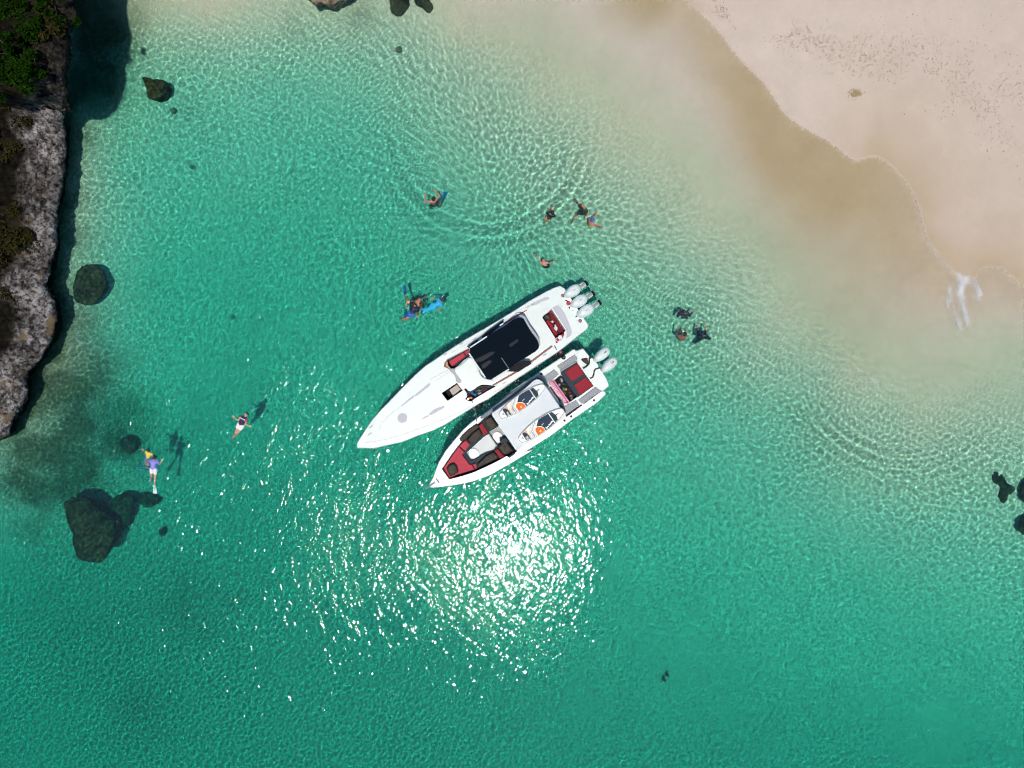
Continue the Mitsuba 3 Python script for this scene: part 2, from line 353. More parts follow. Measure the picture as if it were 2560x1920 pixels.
scene['sea_water'] = {'type': 'homogeneous', 'sigma_t': {'type': 'rgb', 'value': [.70, .090, .120]}, 'albedo': {'type': 'rgb', 'value': [.03, .26, .24]}}
# triangles well above the waterline (under the beach) are left out
FW = grid_faces(*WX.shape)
keep = (dw.ravel()[FW] > -.12).any(1)
FW = FW[keep]; u_, inv_ = np.unique(FW, return_inverse=True)
VW = np.stack([WX, WY, hw], -1).reshape(-1, 3)[u_]; FW = inv_.reshape(-1, 3)
scene['water'] = mikit.ply((VW, FW), 'water_skin', smooth=True, color=np.repeat(caustic_tint.reshape(-1, 1)[u_], 3, 1), interior={'type': 'ref', 'id': 'sea_water'})
tag('water', kind='structure')

# ------------------------------------------------------------------ cliff on the left
EDGE = """185 -700 4.6 .0 178 -300 4.6 .0 172 -120 4.5 .0 172 0 4.4 .05 168 60 4.3 .05 160 120 4.2 .08 150 180 3.9 .1 146 235 3.6 .2 150 275 1.7 .6 151 310 1.2 1 153 350 1.1 1 152 385 1.1 1 151 415 1.1 .9 146 445 1.15 .5 138 477 1.2 .45 130 520 1.2 .7 127 558 1.2 .9 127 596 1.15 .95
119 640 1.2 1 110 680 1.25 .9 98 706 1.3 .8 114 738 1.2 1 126 766 1.2 1 128 816 1.2 1 118 845 1.15 1 106 865 1.1 1 86 897 1.3 .95 68 918 1.2 .9 54 942 1.1 .8 58 975 1.1 .9 50 1004 1.1 .9 38 1032 1.0 .9 16 1054 .9 .8 14 1085 .8 .7 -30 1110 .8 .7 -150 1150 .9 .7 -400 1200 1.0 .7 -900 1250 2 .7"""
ed = np.array(EDGE.split(), float).reshape(-1, 4)
tt = np.r_[0, np.cumsum(np.hypot(*np.diff(ed[:, :2], axis=0).T))]
ts = np.concatenate([np.linspace(0, tt[3], 30)[:-1], np.linspace(tt[3], tt[-5], 520), np.linspace(tt[-5], tt[-1], 30)[1:]])
e4 = np.stack([np.interp(ts, tt, ed[:, k]) for k in range(4)], 1)
prof = [(-60, 8.0), (-30, 3.4), (-16, 1.6), (-9, .9), (-5, .55), (-3, .35), (-2, .2), (-1.2, .1), (-.6, .03), (-.25, -.05), (-.06, -.18), (0, -.35), (-.1, -.6)]
NPR = 130
so = np.array([p[0] for p in prof]); sz = np.array([p[1] for p in prof])
sl = np.r_[0, np.cumsum(np.minimum(np.hypot(np.diff(so), np.diff(sz)), 4))]
q = np.linspace(0, sl[-1], NPR); qo, qz = np.interp(q, sl, so), np.interp(q, sl, sz)
rows = []
for u, v, h, pale in e4:
    e = at(u, v, h); o = qo.copy(); z = h + qz.copy()
    n2 = 40; s = np.linspace(0, 1, n2 + 1)[1:]
    zb = z[-1] + (-3.2 - z[-1]) * s
    under = np.interp(zb, [-3.2, -1.2, -.2, .5, max(h * .55, .6), max(h - .6, .7)], [-2.6, -2.4, -2.2, -2.0, -1.5, -.1]) * np.interp(h, [.8, 1.6, 3.2, 4.2], [.25, .35, 1.0, 1.75])
    rows.append(np.stack([e[0] + np.r_[o, under], np.full(NPR + n2, e[1]), np.r_[z, zb]], 1))
CV = np.array(rows)
nrm = rand_noise(CV, .8, 5, 21); nrm2 = rand_noise(CV, 3.2, 3, 22); nrm3 = rand_noise(CV + 50, .8, 5, 23)
inn = np.clip(np.abs(CV[:, :, 0] + 23) / 40, 0, 1)
cb = 1 - np.abs(rand_noise(CV, 1.4, 4, 61)) * 4
hs_ = np.clip(e4[:, 2] / 3, .42, 1)[:, None]
CV[:, :, 2] += (1.5 * nrm + .45 * nrm2 + .3 * rand_noise(CV, 7, 2, 27) - .25 * np.clip(cb, 0, 1)) * np.clip((CV[:, :, 2] + .5) / 2, .15, 1) * hs_
CV[:, :, 0] += (.9 * nrm3 + .30 * nrm2 + .2 * rand_noise(CV, 7, 2, 28)) * (.5 + .5 * hs_)
CV[:, :, 1] += .5 * rand_noise(CV + 90, 1.0, 4, 24)
pale_ = e4[:, 3][:, None] * np.ones(CV.shape[1])[None]
off = np.r_[qo, np.zeros(40)][None]
pl_ = pale_ * np.clip(.85 - np.clip(-off - 1.1, 0, 9) * .8 + 3.6 * rand_noise(CV, .45, 4, 40), .0, 1) * (np.arange(CV.shape[1])[None] < NPR)  # inland dark rock and cliff-top shadows, both put into the colour
nt_ = np.clip(np.interp(CV[:, :, 2], [-2, .2, 1.0, 2.4], [.6, .8, .7, .25]), 0, 1) * (np.arange(CV.shape[1])[None] >= NPR - 2)  # wall under the lip darkened, its shade put into the colour
tag(obj('cliff', (CV.reshape(-1, 3), grid_faces(*CV.shape[:2])), 'cliff_rock', smooth=True, uv=np.stack([pl_, nt_], -1).reshape(-1, 2)), kind='structure')
cliff_tree = cKDTree(CV[:, :NPR, :2].reshape(-1, 2)); cliff_z = CV[:, :NPR, 2].ravel()
def cz(x, y): return float(np.max(cliff_z[cliff_tree.query([x, y], k=4)[1]]))

def leaf_cloud(c, r, n, size, seed, flat=.7):
    g = np.random.default_rng(seed)
    lob = g.normal(size=(9, 3)) * [r * .55, r * .55, r * .22]; lr = r * g.uniform(.16, .5, 9)
    d = g.normal(size=(n, 3)); d /= np.linalg.norm(d, axis=1, keepdims=True); w = g.integers(0, 9, n)
    p = lob[w] + d * (g.random((n, 1)) ** .5) * lr[w][:, None] * [1, 1, flat]
    lump = rand_noise(p * 1.0 + seed, 1.6 / r, 3, seed)
    p = p[lump > -.10][:n] + c
    a = g.normal(size=(len(p), 3)); a[:, 2] *= .5; a /= np.linalg.norm(a, axis=1, keepdims=True)
    b = np.cross(a, g.normal(size=(len(p), 3))); b /= np.linalg.norm(b, axis=1, keepdims=True)
    s = size * g.uniform(.6, 1.3, (len(p), 1))
    v = np.stack([p - a * s, p + b * s * .45, p + a * s, p - b * s * .45], 1).reshape(-1, 3)
    k = np.arange(len(p)) * 4
    return v, np.concatenate([np.stack([k, k + 1, k + 2], 1), np.stack([k, k + 2, k + 3], 1)])

SHRUBS = [('6 112', .95, 'leaf_green', 'bright green shrub on the dark upper cliff at the left edge'), ('118 24', .8, 'leaf_green', 'green shrub at the top edge overhanging the dark notch water'),
          ('66 158', .85, 'leaf_green', 'round green shrub in the middle of the dark upper cliff'), ('8 190', .85, 'leaf_green', 'vivid green shrub below the leftmost one on the upper cliff'),
          ('40 14', .8, 'leaf_green', 'green shrub in the top left corner of the cliff'), ('85 90', .7, 'leaf_green', 'small dark green shrub between the upper cliff shrubs'),
          ('120 60', .6, 'leaf_olive', 'small olive tuft near the rim of the upper cliff'), ('22 560', 1.3, 'leaf_olive', 'olive scrub on the cliff above the middle grey rock face'),
          ('8 625', 1.3, 'leaf_olive', 'olive scrub lower down beside the grey rock face'), ('16 285', 1.1, 'leaf_olive', 'dry olive scrub above the tan rock outcrop'),
          ('18 380', .6, 'leaf_olive', 'low dry scrub below the tan rock outcrop'), ('6 730', .8, 'leaf_olive', 'tuft of yellowish scrub by the cracked grey rock')]
for i, (t, r, lm, lb) in enumerate(SHRUBS):
    u, v = map(float, t.split()); c = at(u, v, 4.0); zz = cz(c[0], c[1]); c = at(u, v, zz + .3 * r)
    k = thing('shrub', lb, 'shrub', 'shrubs on the cliff')
    obj('foliage', leaf_cloud(c, r, int(1900 * r * r) + 250, .085, 60 + i), lm, k)
    st_ = [tube([[c[0], c[1], zz - .4], c + [r * .5 * math.cos(a), r * .5 * math.sin(a), .1 * r]], [.035, .012], 5) for a in (0.3, 2.2, 4.4)]
    obj('stem', trimesh.util.concatenate(st_), 'bark', k)

# ------------------------------------------------------------------ boulders
def boulder(outline, top, label, mat_='reef_rock', name='boulder', c='S', rough=.22, seed=1, cat='boulder', group=None, lo=None):
    P = px(c, outline); P = bspline(np.vstack([P, P[:1]]), 65, True)[:-1]
    g0 = at(*P.mean(0), top); zb = gz(g0[0], g0[1]) - .35
    base = np.array([at(u, v, zb * .12 + top * .88 if top < 0 else 0) for u, v in P]); ctr = base.mean(0)
    rings = []
    for s, z in ((.70, zb), (.80, zb * .6 + top * .4), (.93, zb * .3 + top * .7), (1.0, zb * .12 + top * .88), (.86, zb * .04 + top * .96), (.62, top), (.42, top + .03), (.2, top + .05), (.05, top + .05)):
        r = ctr + (base - ctr) * s; r[:, 2] = z; rings.append(r)
    m = loft(rings).subdivide().subdivide() if len(P) < 80 else loft(rings)
    v = np.array(m.vertices); size = np.ptp(base[:, 0])
    n = rand_noise(v, 1.5 / max(size, .6) * 1.6, 5, seed); d = v - [ctr[0], ctr[1], zb]; d /= np.linalg.norm(d, axis=1, keepdims=True) + 1e-9
    n = n + .35 * rand_noise(v, 6.0, 3, seed + 70) + .5 * (np.abs(rand_noise(v, 2.4, 3, seed + 90)) - .1)
    v = v + d * (n * rough * size * 1.6)[:, None]; v[:, 2] = np.minimum(v[:, 2], top + .12 * max(size, .3)) if top < -.05 else v[:, 2]
    m.vertices = v; m.merge_vertices()
    return tag(obj(name, m, mat_, smooth=40), label, cat, group)
def disc_outline(u, v, r, seed, e=1.0):
    g = np.random.default_rng(seed); n = 11; a = np.arange(n) * 2 * np.pi / n
    rr = r * (1 + .35 * (g.random(n) - .5)); return ' '.join(f'{u + x:.1f} {v + y:.1f}' for x, y in zip(rr * np.cos(a) * e, rr * np.sin(a)))
CROP['R'] = (120, 1060, 340/1567)
boulder('190 915 330 850 430 855 560 950 650 1010 750 1090 760 1280 700 1440 650 1560 440 1590 330 1550 300 1350 240 1120', -.8, 'largest dark submerged boulder, wedge shaped, lower left in clear water', c='R', seed=2, rough=.12)
boulder('680 900 760 850 860 800 970 840 960 950 940 1100 840 1150 740 1080 670 1000', -1.7, 'rounded greenish submerged boulder touching the right of the largest boulder', c='R', seed=3, rough=.15)
boulder('830 190 920 150 1000 200 1010 270 940 350 880 300 840 260', -1.9, 'small dark submerged boulder up left of the child in yellow', c='R', seed=4, rough=.15)
boulder('1010 840 1100 790 1230 830 1300 880 1240 940 1120 960 1030 920', -2.3, 'low dark reef rock below the fins of the purple shirted swimmer', c='R', seed=5, rough=.2)
boulder('1290 1210 1330 1200 1350 1250 1320 1300 1290 1270', -2.5, 'tiny dark rock below right of the reef rock near the fins', c='R', seed=6, rough=.2)
boulder('845 1110 930 1100 900 1190 860 1180', -2.0, 'small bluish rock at the foot of the rounded greenish boulder', c='R', seed=16, rough=.2)
boulder('186 690 205 662 240 662 262 690 255 735 225 762 195 755', -.50, 'round dark boulder under water beside the middle of the cliff', seed=7, rough=.12)
boulder(disc_outline(355, 966, 20, 8), -2.3, 'dark submerged rock between the cliff and the woman floating on her back', seed=8)
boulder('357 194 384 197 417 205 418 220 408 235 372 246 366 222', -.18, 'triangular mossy rock just under the surface near the shaded cove', seed=9, rough=.14)
boulder(disc_outline(432, 277, 7, 10), -1.02, 'faint small grey rock right below the triangular mossy rock', mat_='pale_stone', seed=10)
boulder(disc_outline(484, 416, 14, 11), -1.6, 'faint greenish rock under the rippled upper left water', mat_='pale_stone', seed=11)
boulder('760 0 770 -60 850 -70 900 -50 890 0 872 14 845 24 835 30 806 24 798 30 786 16', .8, 'brown craggy rock standing out of the water at the top edge', 'brown_rock', seed=12, rough=.16)
boulder('975 5 985 -30 1015 -30 1020 18 1005 36 988 40 976 24', -.16, 'mottled reef rock in shallow water at the top edge', seed=13, rough=.2)
boulder('1036 -10 1060 -30 1078 5 1082 26 1068 32 1056 18 1046 15', -.14, 'reef rock rightmost at the top edge beside the pale shallows', seed=14, rough=.2)
boulder(disc_outline(996, 123, 8, 15), -.42, 'small dark rock in the shallows below the top edge reef rocks', mat_='pale_stone', seed=15)
boulder(disc_outline(728, 84, 7, 17), -.72, 'small grey rock left below the craggy rock at the top edge', mat_='pale_stone', seed=17)
boulder('2488 1172 2505 1180 2518 1205 2535 1218 2520 1245 2512 1262 2500 1248 2500 1215 2484 1205', -.66, 'ragged brown reef patch near the right edge of the bay', seed=18, rough=.3)
boulder('2556 1218 2574 1198 2625 1210 2625 1255 2580 1262 2560 1250', -.45, 'dark rock cut by the right edge, upper of two', seed=19)
boulder('2552 1312 2568 1290 2625 1285 2625 1345 2578 1342 2556 1334', -.45, 'dark rock cut by the right edge, lower of two', seed=20)
boulder(disc_outline(1669, 1688, 4, 21), -2.3, 'upper of two tiny dark stones in open green water, lower right', seed=21)
boulder(disc_outline(1661, 1700, 4, 22), -2.3, 'lower of two tiny dark stones in open green water, lower right', seed=22)
boulder(disc_outline(582, 794, 6, 23, .8), -2.2, 'thin dark stone on the bottom left of the snorkelling group', mat_='pale_stone', seed=23)
boulder(disc_outline(264, 949, 8, 24), -2.35, 'small dark stone near the cliff, left of a larger submerged rock', mat_='pale_stone', seed=24)

# ------------------------------------------------------------------ beach wrack and foam
def chips(P, size, seed):
    g = np.random.default_rng(seed); v, f = [], []
    for i, (x, y, z) in enumerate(P):
        a = g.random() * 6.28; s = size * g.uniform(.5, 1.6); w = s * g.uniform(.3, .8)
        c, d = np.array([math.cos(a), math.sin(a), g.normal() * .2]), np.array([-math.sin(a), math.cos(a), g.normal() * .2])
        o = np.array([x, y, z + .012]); k = len(v)
        v += [o - c * s, o + d * w, o + c * s * .8, o - d * w, o + [0, 0, .012]]
        f += [(k, k+1, k+4), (k+1, k+2, k+4), (k+2, k+3, k+4), (k+3, k, k+4)]
    return np.array(v), np.array(f)
pp = []
band = bspline(px('W', '1560 10 1700 60 1800 95 1950 125 2080 160 2150 205 2230 250 2330 300'), 200)
while len(pp) < 2600:
    i = random.randrange(200); w = np.interp(i, [0, 60, 120, 200], [14, 22, 55, 60])
    u, v = band[i] + rng.normal(size=2) * w
    p = at(u, v, .6)
    if meshkit.noise(np.array([p[0] * .9, p[1] * .9, 0])) + .25 * rng.random() > .55: pp.append([p[0], p[1], gz(p[0], p[1])])
for _ in range(350):
    u, v = rng.uniform(1800, 2560), rng.uniform(20, 480); p = at(u, v, .5); z = gz(p[0], p[1])
    if z > .25: pp.append([p[0], p[1], z])
mat('wrack', (.22, .165, .125), .9); mat('wrack_yellow', (.36, .27, .13), .9)
tag(obj('seaweed', chips(pp, .024, 5), 'wrack'), 'thin brown seaweed scraps strewn along the upper beach', 'seaweed', kind='stuff')
c = at(2153, 222, .7); pc = [[c[0] + a, c[1] + b, gz(c[0] + a, c[1] + b) + random.random() * .05] for a, b in rng.normal(size=(120, 2)) * [.16, .10]]
tag(obj('seaweed_clump', chips(pc, .035, 6), 'wrack_yellow'), 'yellowish clump of seaweed lying alone on the dry beach', 'seaweed', kind='stuff')
mat('foam_white', (.70, .74, .80), .8)
fb = []
poly_f = Polygon(px('W', '2062 585 2096 608 2122 592 2122 632 2108 660 2095 700 2070 715 2050 690 2040 660 2050 620'))
g_ = np.random.default_rng(4)
while len(fb) < 5200:
    u, v = g_.uniform(2350, 2465), g_.uniform(670, 835)
    if not poly_f.contains(Point(u, v)): continue
    p = at(u, v); tpos = (v - 690) / 140
    ridge = (meshkit.fbm(np.array([[p[0] * 3.4 + p[1] * .9, p[1] * .75, 1.]]), 4)[0] - .40 - .10 * tpos) * 5 + .35 * (meshkit.noise(np.array([p[0] * 9, p[1] * 9, 0])) - .5)
    if ridge > g_.random() * (.9 + .6 * tpos): jx, jy = g_.normal(size=2) * .05; fb.append((p[0] + jx, p[1] + jy, max(gz(p[0] + jx, p[1] + jy), .0) + .012))
e_ = scl[(scl[:, 0] > at(2318, 0)[0]) & (scl[:, 0] < at(2440, 0)[0])]
for x, y in e_:
    for _ in range(14):
        a, b = g_.normal(size=2) * .06; fb.append((x + a - .05, y + b, max(gz(x + a, y + b), 0) + .012))
for _ in range(1500):
    a = g_.random(); b = g_.normal(size=2) * [5.5, 4.5]; p = at(*(np.array([2418, 690]) + a * np.array([-22, 48]) + b * (1 - .4 * a))); fb.append((p[0], p[1], max(gz(p[0], p[1]), 0) + .012))
for _ in range(90):
    p = at(*(np.array([2186, 952]) + g_.normal(size=2) * [7, 5] + g_.uniform(-8, 6) * np.array([.7, 1]))); fb.append((p[0], p[1], .02))
ico = trimesh.creation.icosphere(0, 1.0)
def blobs(P, r, seed):
    g = np.random.default_rng(seed); s = (g.uniform(.4, 1.3, (len(P), 1, 1)) * r) * np.array([1, 1, .35])
    v = ico.vertices[None] * s + np.array(P)[:, None]
    return v.reshape(-1, 3), (ico.faces[None] + (np.arange(len(P)) * len(ico.vertices))[:, None, None]).reshape(-1, 3)
tag(obj('foam', blobs(fb, .010, 3), 'foam_white', smooth=True), 'white foam streaks where the swash runs back off the sand', 'foam', kind='stuff')

# ------------------------------------------------------------------ boats
def axes(u0, v0, u1, v1, z=1.0):
    a, b = at(u0, v0, z)[:2], at(u1, v1, z)[:2]; f = (a - b) / np.linalg.norm(a - b)   # forward: stern to bow
    return f, np.array([-f[1], f[0]])

def hull_mesh(P, fwd, wl=.84, keel=-.62, zd=1.1, bow=None):
    "skin of a planing hull under the deck outline P"
    lat = np.array([-fwd[1], fwd[0]]); c = np.array(P.exterior.coords)[:-1]
    s = c @ fwd; o = c @ lat; s0, s1 = s.min(), s.max(); L = s1 - s0
    st_ = s0 + L * np.r_[np.linspace(.0005, .06, 5), np.linspace(.09, .94, 34), np.linspace(.95, .9985, 9)]
    big = 40.0; rows = []
    for x in st_:
        ln = LineString([fwd * x - lat * big, fwd * x + lat * big]); g = P.intersection(ln)
        q = np.array([p for h in getattr(g, 'geoms', [g]) for p in h.coords]) @ lat
        a, b = q.min(), q.max(); m, w = (a + b) / 2, (b - a) / 2; t = (x - s0) / L
        rise = np.clip((t - .55) / .45, 0, 1) ** 2.2
        kz = keel + (zd * .72 - keel) * rise * .95; cz_ = .12 + .5 * rise
        prof = [(-1, zd - .02), (-1.012, zd - .10), (-.985, zd - .16), (-.93 + .25 * rise * .6, (zd + cz_) / 2), (-wl + .35 * rise, cz_), (-.45 * (1 - .6 * rise), (cz_ + kz) / 2 - .04), (0, kz)]
        prof += [(-p, z) for p, z in prof[-2::-1]]
        rows.append([np.r_[fwd * x + lat * (m + p * w), z] for p, z in prof])
    m = loft(np.array(rows)[::-1]); n = len(rows[0]); n0 = len(rows) * n      # open on top, under the deck
    f = m.faces; j = f % n; body = (f < n0).all(1)
    m.update_faces(~(body & ((j == 0).any(1) & (j == n - 1).any(1))))
    return m

def liner(hole, z0, z1, th=.035):
    return prism(hole.buffer(th, join_style=2).difference(hole), z0, z1)

def planks(P, fwd, z, pitch=.085, gap=.02, th=.016):
    lat = np.array([-fwd[1], fwd[0]]); out = []
    c = np.array(P.exterior.coords) @ lat
    for o in np.arange(c.min(), c.max(), pitch):
        r = Polygon([fwd * s + lat * x for s, x in ((-60, o), (60, o), (60, o + pitch - gap), (-60, o + pitch - gap))]).intersection(P.buffer(-.02))
        m = prism(r, z, z + th)
        if m is not None: out.append(m)
    return trimesh.util.concatenate(out)

def hump(P, z0, z1, soft=.09, amp=.05, seed=0, edge=.06):
    "a soft pad or crumpled cloth: the plan P filled with a fine grid, domed towards the middle"
    x0, y0, x1, y1 = P.bounds; n = max(8, int(max(x1 - x0, y1 - y0) / .045)); n = min(n, 46)
    xs, ys = np.linspace(x0 - .02, x1 + .02, n), np.linspace(y0 - .02, y1 + .02, n)
    X, Y = np.meshgrid(xs, ys); d = np.array([[P.exterior.distance(Point(a, b)) * (1 if P.contains(Point(a, b)) else -1) for a, b in zip(r, q)] for r, q in zip(X, Y)])
    Z = z0 + (z1 - z0) * np.sqrt(np.clip(1 - (1 - np.clip(d / edge, 0, 1)) ** 2, 0, 1)) 
    q = np.stack([X, Y, X * 0], -1); Z += amp * (rand_noise(q, 3.2, 3, seed) + .5 * np.abs(rand_noise(q, 7, 2, seed + 5))) * np.clip(d / edge, 0, 1)
    f = grid_faces(n, n); dd = d.ravel()
    f = f[(dd[f] > -.001).sum(1) >= 2]
    v = np.stack([X, Y, Z], -1).reshape(-1, 3)
    # pull the outermost corners on to the outline
    for i in np.unique(f):
        if dd[i] <= 0:
            p = P.exterior.interpolate(P.exterior.project(Point(v[i, 0], v[i, 1]))); v[i] = [p.x, p.y, z0]
    u, inv = np.unique(f, return_inverse=True); v = v[u]; f = inv.reshape(-1, 3)
    m = trimesh.Trimesh(v, f, process=False)
    b = v.copy(); b[:, 2] = z0 - .015
    e = m.edges_sorted; uq, cnt = np.unique(e, axis=0, return_counts=True); k = len(v); sidef = []
    for a, c in uq[cnt == 1]: sidef += [(a, c, c + k), (a, c + k, a + k)]
    return np.vstack([v, b]), np.vstack([f, f[:, ::-1] + k, np.array(sidef)])

def outboard(root, front, rear, z0, wmax, emblem, tilt, group=None):
    "cowl, midsection, leg and propeller between two measured points of the cowl"
    a, b = at(*front, z0 + .5), at(*rear, z0 + .5); ax = (b - a)[:2]; L = np.linalg.norm(ax); ax /= L; la = np.array([-ax[1], ax[0]])
    k = key_for('outboard', root)
    n = 26; th = np.arange(n) * 2 * np.pi / n
    def ring(z, sc_, sh=0.0, tx=0.0):
        t = .5 - .5 * np.cos(th); w = np.sin(th)
        prof = np.sign(w) * np.abs(w) ** .82 * (1 - .22 * (1 - t) ** 2 + .10 * (t - .5))
        x = (t - .5) * L * sc_ + L * .5 + sh; y = prof * wmax * .5 * sc_
        return np.stack([a[0] + ax[0] * x + la[0] * y, a[1] + ax[1] * x + la[1] * y, z + tx * (t - .5)], 1)
    rings = [ring(z0, .80), ring(z0 + .1, .93), ring(z0 + .24, 1.0), ring(z0 + .40, .98, 0, -.03), ring(z0 + .52, .90, 0, -.06), ring(z0 + .60, .74, 0, -.07), ring(z0 + .645, .5, 0, -.06), ring(z0 + .66, .2, 0, -.03)]
    obj('cowl', loft(rings).subdivide(), 'gelcoat', k, smooth=50)
    obj('cowl_base', loft([ring(z0 - .12, .55), ring(z0 - .02, .80), ring(z0 + .012, .86)]), 'engine_grey', k, smooth=30)
    def box_at(x0, x1, w, za, zb):
        P = Polygon([a[:2] + ax * x + la * y for x, y in ((x0, -w), (x1, -w * .75), (x1, w * .75), (x0, w))]); return prism(P, za, zb, .02)
    obj('transom_bracket', box_at(-.18, .22, .16, z0 - .35, z0 - .05), 'engine_grey', k)
    if tilt:   # tilted up: the leg reaches out aft of the cowl
        e0, e1 = a + np.r_[ax * L * .6, -.75], a + np.r_[ax * (L + .34), -.42]
        obj('leg', loft([[p + np.r_[la * y, z] for y, z in ((-.07, 0), (0, -.12), (.07, 0), (0, .12))] for p in (e0, (e0 + e1) / 2, e1)]), 'engine_grey', k)
        obj('cavitation_plate', box_at(L + .10, L + .36, .125, z0 - .06, z0 - .03), 'engine_grey', k)
        pc = a + np.r_[ax * (L + .42), 0]; pc[2] = z0 - .12
        bl = []
        for j in range(3):
            g = j * 2.094 + .5; d = np.r_[la * math.cos(g), math.sin(g)]
            bl.append(tm(ball(pc + d * .09, (1, 1, 1), 8).translate(tuple(-(pc + d * .09))).scale((.075, .075, .075)).translate(tuple(pc + d * .09))))
        bl.append(tm(bone(pc - np.r_[ax * .08, 0], .05, pc + np.r_[ax * .06, 0], .035, 8)))
        obj('propeller', trimesh.util.concatenate(bl), 'slate_dark', k, smooth=30)
    else:
        e0 = a + np.r_[ax * L * .5, 0]
        obj('leg', trimesh.util.concatenate([tube([[e0[0], e0[1], z0], [e0[0], e0[1], -.75]], [.13, .10], 8)]), 'engine_grey', k, smooth=30)
        obj('propeller', tm(bone([*(e0[:2] + ax * .2), -.7], .07, [*(e0[:2] + ax * .42), -.7], .05, 8)), 'slate_dark', k, smooth=30)
    # the maker's badge on the cowl: a short dark mark of three strokes
    em = []
    for j in range(3):
        o = a[:2] + ax * (L * (.58 if tilt else .70)) + ax * (j - 1) * .05
        em.append(prism(Polygon([o + ax * x + la * y for x, y in ((-.014, -.035), (.014, -.03), (.014, .035), (-.014, .03))]), z0 + .60, z0 + .665))
    obj('badge', trimesh.util.concatenate(em), emblem, k)
    return k

# ---- the longer boat
B1 = thing('speedboat', 'long white speedboat with black hardtop and three white outboards', 'boat')
f1, l1 = axes(893, 1115, 1437, 767, 1.15)
Z1 = 1.15
o1 = px('A', '905 430 830 385 740 413 600 480 300 648 0 820')[0:5].tolist() + px('B', '1400 140 1000 380 600 610 210 860 0 1008').tolist() + px('C', '1640 10 1480 110 1270 250 1090 410 860 640 650 860 510 1000 340 1200 180 1440 100 1570 88 1610 92 1640 110 1652 380 1655 870 1545 1100 1450 1400 1345 1600 1250 2180 890').tolist() + px('B', '960 1640 1500 1260 2150 835').tolist() + px('A', '870 1450 1150 1225 1285 1125 1308 1085 1300 1040').tolist()
deck1 = Polygon([at(u, v, Z1)[:2] for u, v in o1]).buffer(0)
obj('hull', hull_mesh(deck1, f1, zd=Z1), 'gelcoat', B1, smooth=35)
well_bow = poly('B', '205 1085 212 1020 262 955 640 758 655 900 560 965 360 1140 300 1128', Z1)
well_side = poly('K', '505 830 600 700 590 500 430 300 560 205 640 340 780 400 980 280 1180 160 1400 40 1700 30 1960 70 2212 130 1750 385 1000 830 880 960 700 945', Z1)
well_aft = poly('J', '250 540 640 200 1232 1090 1160 1180 1168 1290 1080 1450 830 1640 800 1420', Z1)
hatch = poly('C', '1550 710 1810 535 1915 665 1650 845', Z1)
wells = [well_bow, well_side, well_aft, hatch]
obj('deck', prism(deck1.difference(unary_union(wells)), Z1 - .05, Z1), 'gelcoat', B1)
obj('rub_rail', tube(np.c_[np.array(deck1.buffer(.012).exterior.coords), np.full(len(deck1.buffer(.012).exterior.coords), Z1 - .08)], .028, 6), 'gelcoat_grey', B1, smooth=30)
for w, zf, m_ in ((well_bow, .62, 'slate'), (well_side, .62, 'slate'), (well_aft, .5, 'red_dark'), (hatch, .3, 'slate_dark')):
    obj('well_floor', prism(w.buffer(.03), zf - .04, zf), m_, B1); obj('well_side', liner(w, zf, Z1 - .052), 'gelcoat' if m_ != 'slate_dark' else 'slate_dark', B1)
# foredeck
for t in ('1085 742 1335 530 1352 560 1340 592 1100 772', '850 945 835 950 860 910 1065 742 1082 775', '1330 1065 1420 990 1560 935 1608 935 1590 965 1400 1075 1340 1100', '1200 1170 1225 1135 1310 1090 1330 1110'):
    obj('nonskid_strip', prism(poly('C', t, Z1), Z1, Z1 + .006), 'nonskid', B1)
hc = at(*px('C', '870 1140')[0], Z1)
for cr, t in (('C', '1330 490 1400 445 1480 400 1690 300'), ('C', '1440 505 1560 420 1690 345'), ('C', '845 945 680 1060 550 1190 470 1340'), ('C', '230 1560 700 1480 1200 1310 1700 1110 2130 900'), ('A', '540 880 690 772 760 725 880 735'), ('B', '1010 1560 1500 1272 2080 890'), ('A', '100 815 300 705 480 618 640 570'), ('B', '330 850 700 618 1060 400 1420 190')):
    q = pts(cr, t, Z1); obj('deck_seam', tube(bspline(np.c_[q, np.full(len(q), Z1)], 24), .011, 5), 'nonskid', B1, smooth=40)
obj('fender_recess', prism(smooth_poly('A', '330 715 480 618 620 572 645 585 520 650 400 715', Z1), Z1, Z1 + .008), 'nonskid', B1)
hk = obj('round_hatch', prism(Point(hc[:2]).buffer(.235), Z1, Z1 + .02), 'nonskid', B1)
obj('rim', prism(Point(hc[:2]).buffer(.255).difference(Point(hc[:2]).buffer(.236)), Z1, Z1 + .012), 'gelcoat', hk)
for t in ('330 1290', '308 1418'):
    c = at(*px('C', t)[0], Z1); obj('cleat', tm(bone(c + np.r_[f1 * .09, .05], .02, c - np.r_[f1 * .09, -.05], .02, 8) + bone(c, .02, c + [0, 0, .05], .02, 8)), 'steel', B1, smooth=40)
for cr, t in (('B', '735 600'), ('B', '505 690'), ('B', '235 868'), ('B', '905 430'), ('B', '1250 1365'), ('B', '1945 880'), ('A', '350 705'), ('A', '275 745'), ('A', '80 850'), ('A', '565 1570')):
    c = at(*px(cr, t)[0], Z1); obj('cleat', tm(bone(c + np.r_[f1 * .07, .04], .018, c - np.r_[f1 * .07, -.04], .018, 8) + bone(c, .018, c + [0, 0, .04], .018, 8)), 'steel', B1, smooth=40)
hp = obj('hatch_step', prism(poly('C', '1680 660 1810 562 1880 650 1745 752', .95), .88, .95, .02), 'beige_mat', B1)
obj('hatch_frame', prism(poly('C', '1815 540 1850 530 1945 650 1915 668', Z1), Z1, Z1 + .05), 'gelcoat', B1)
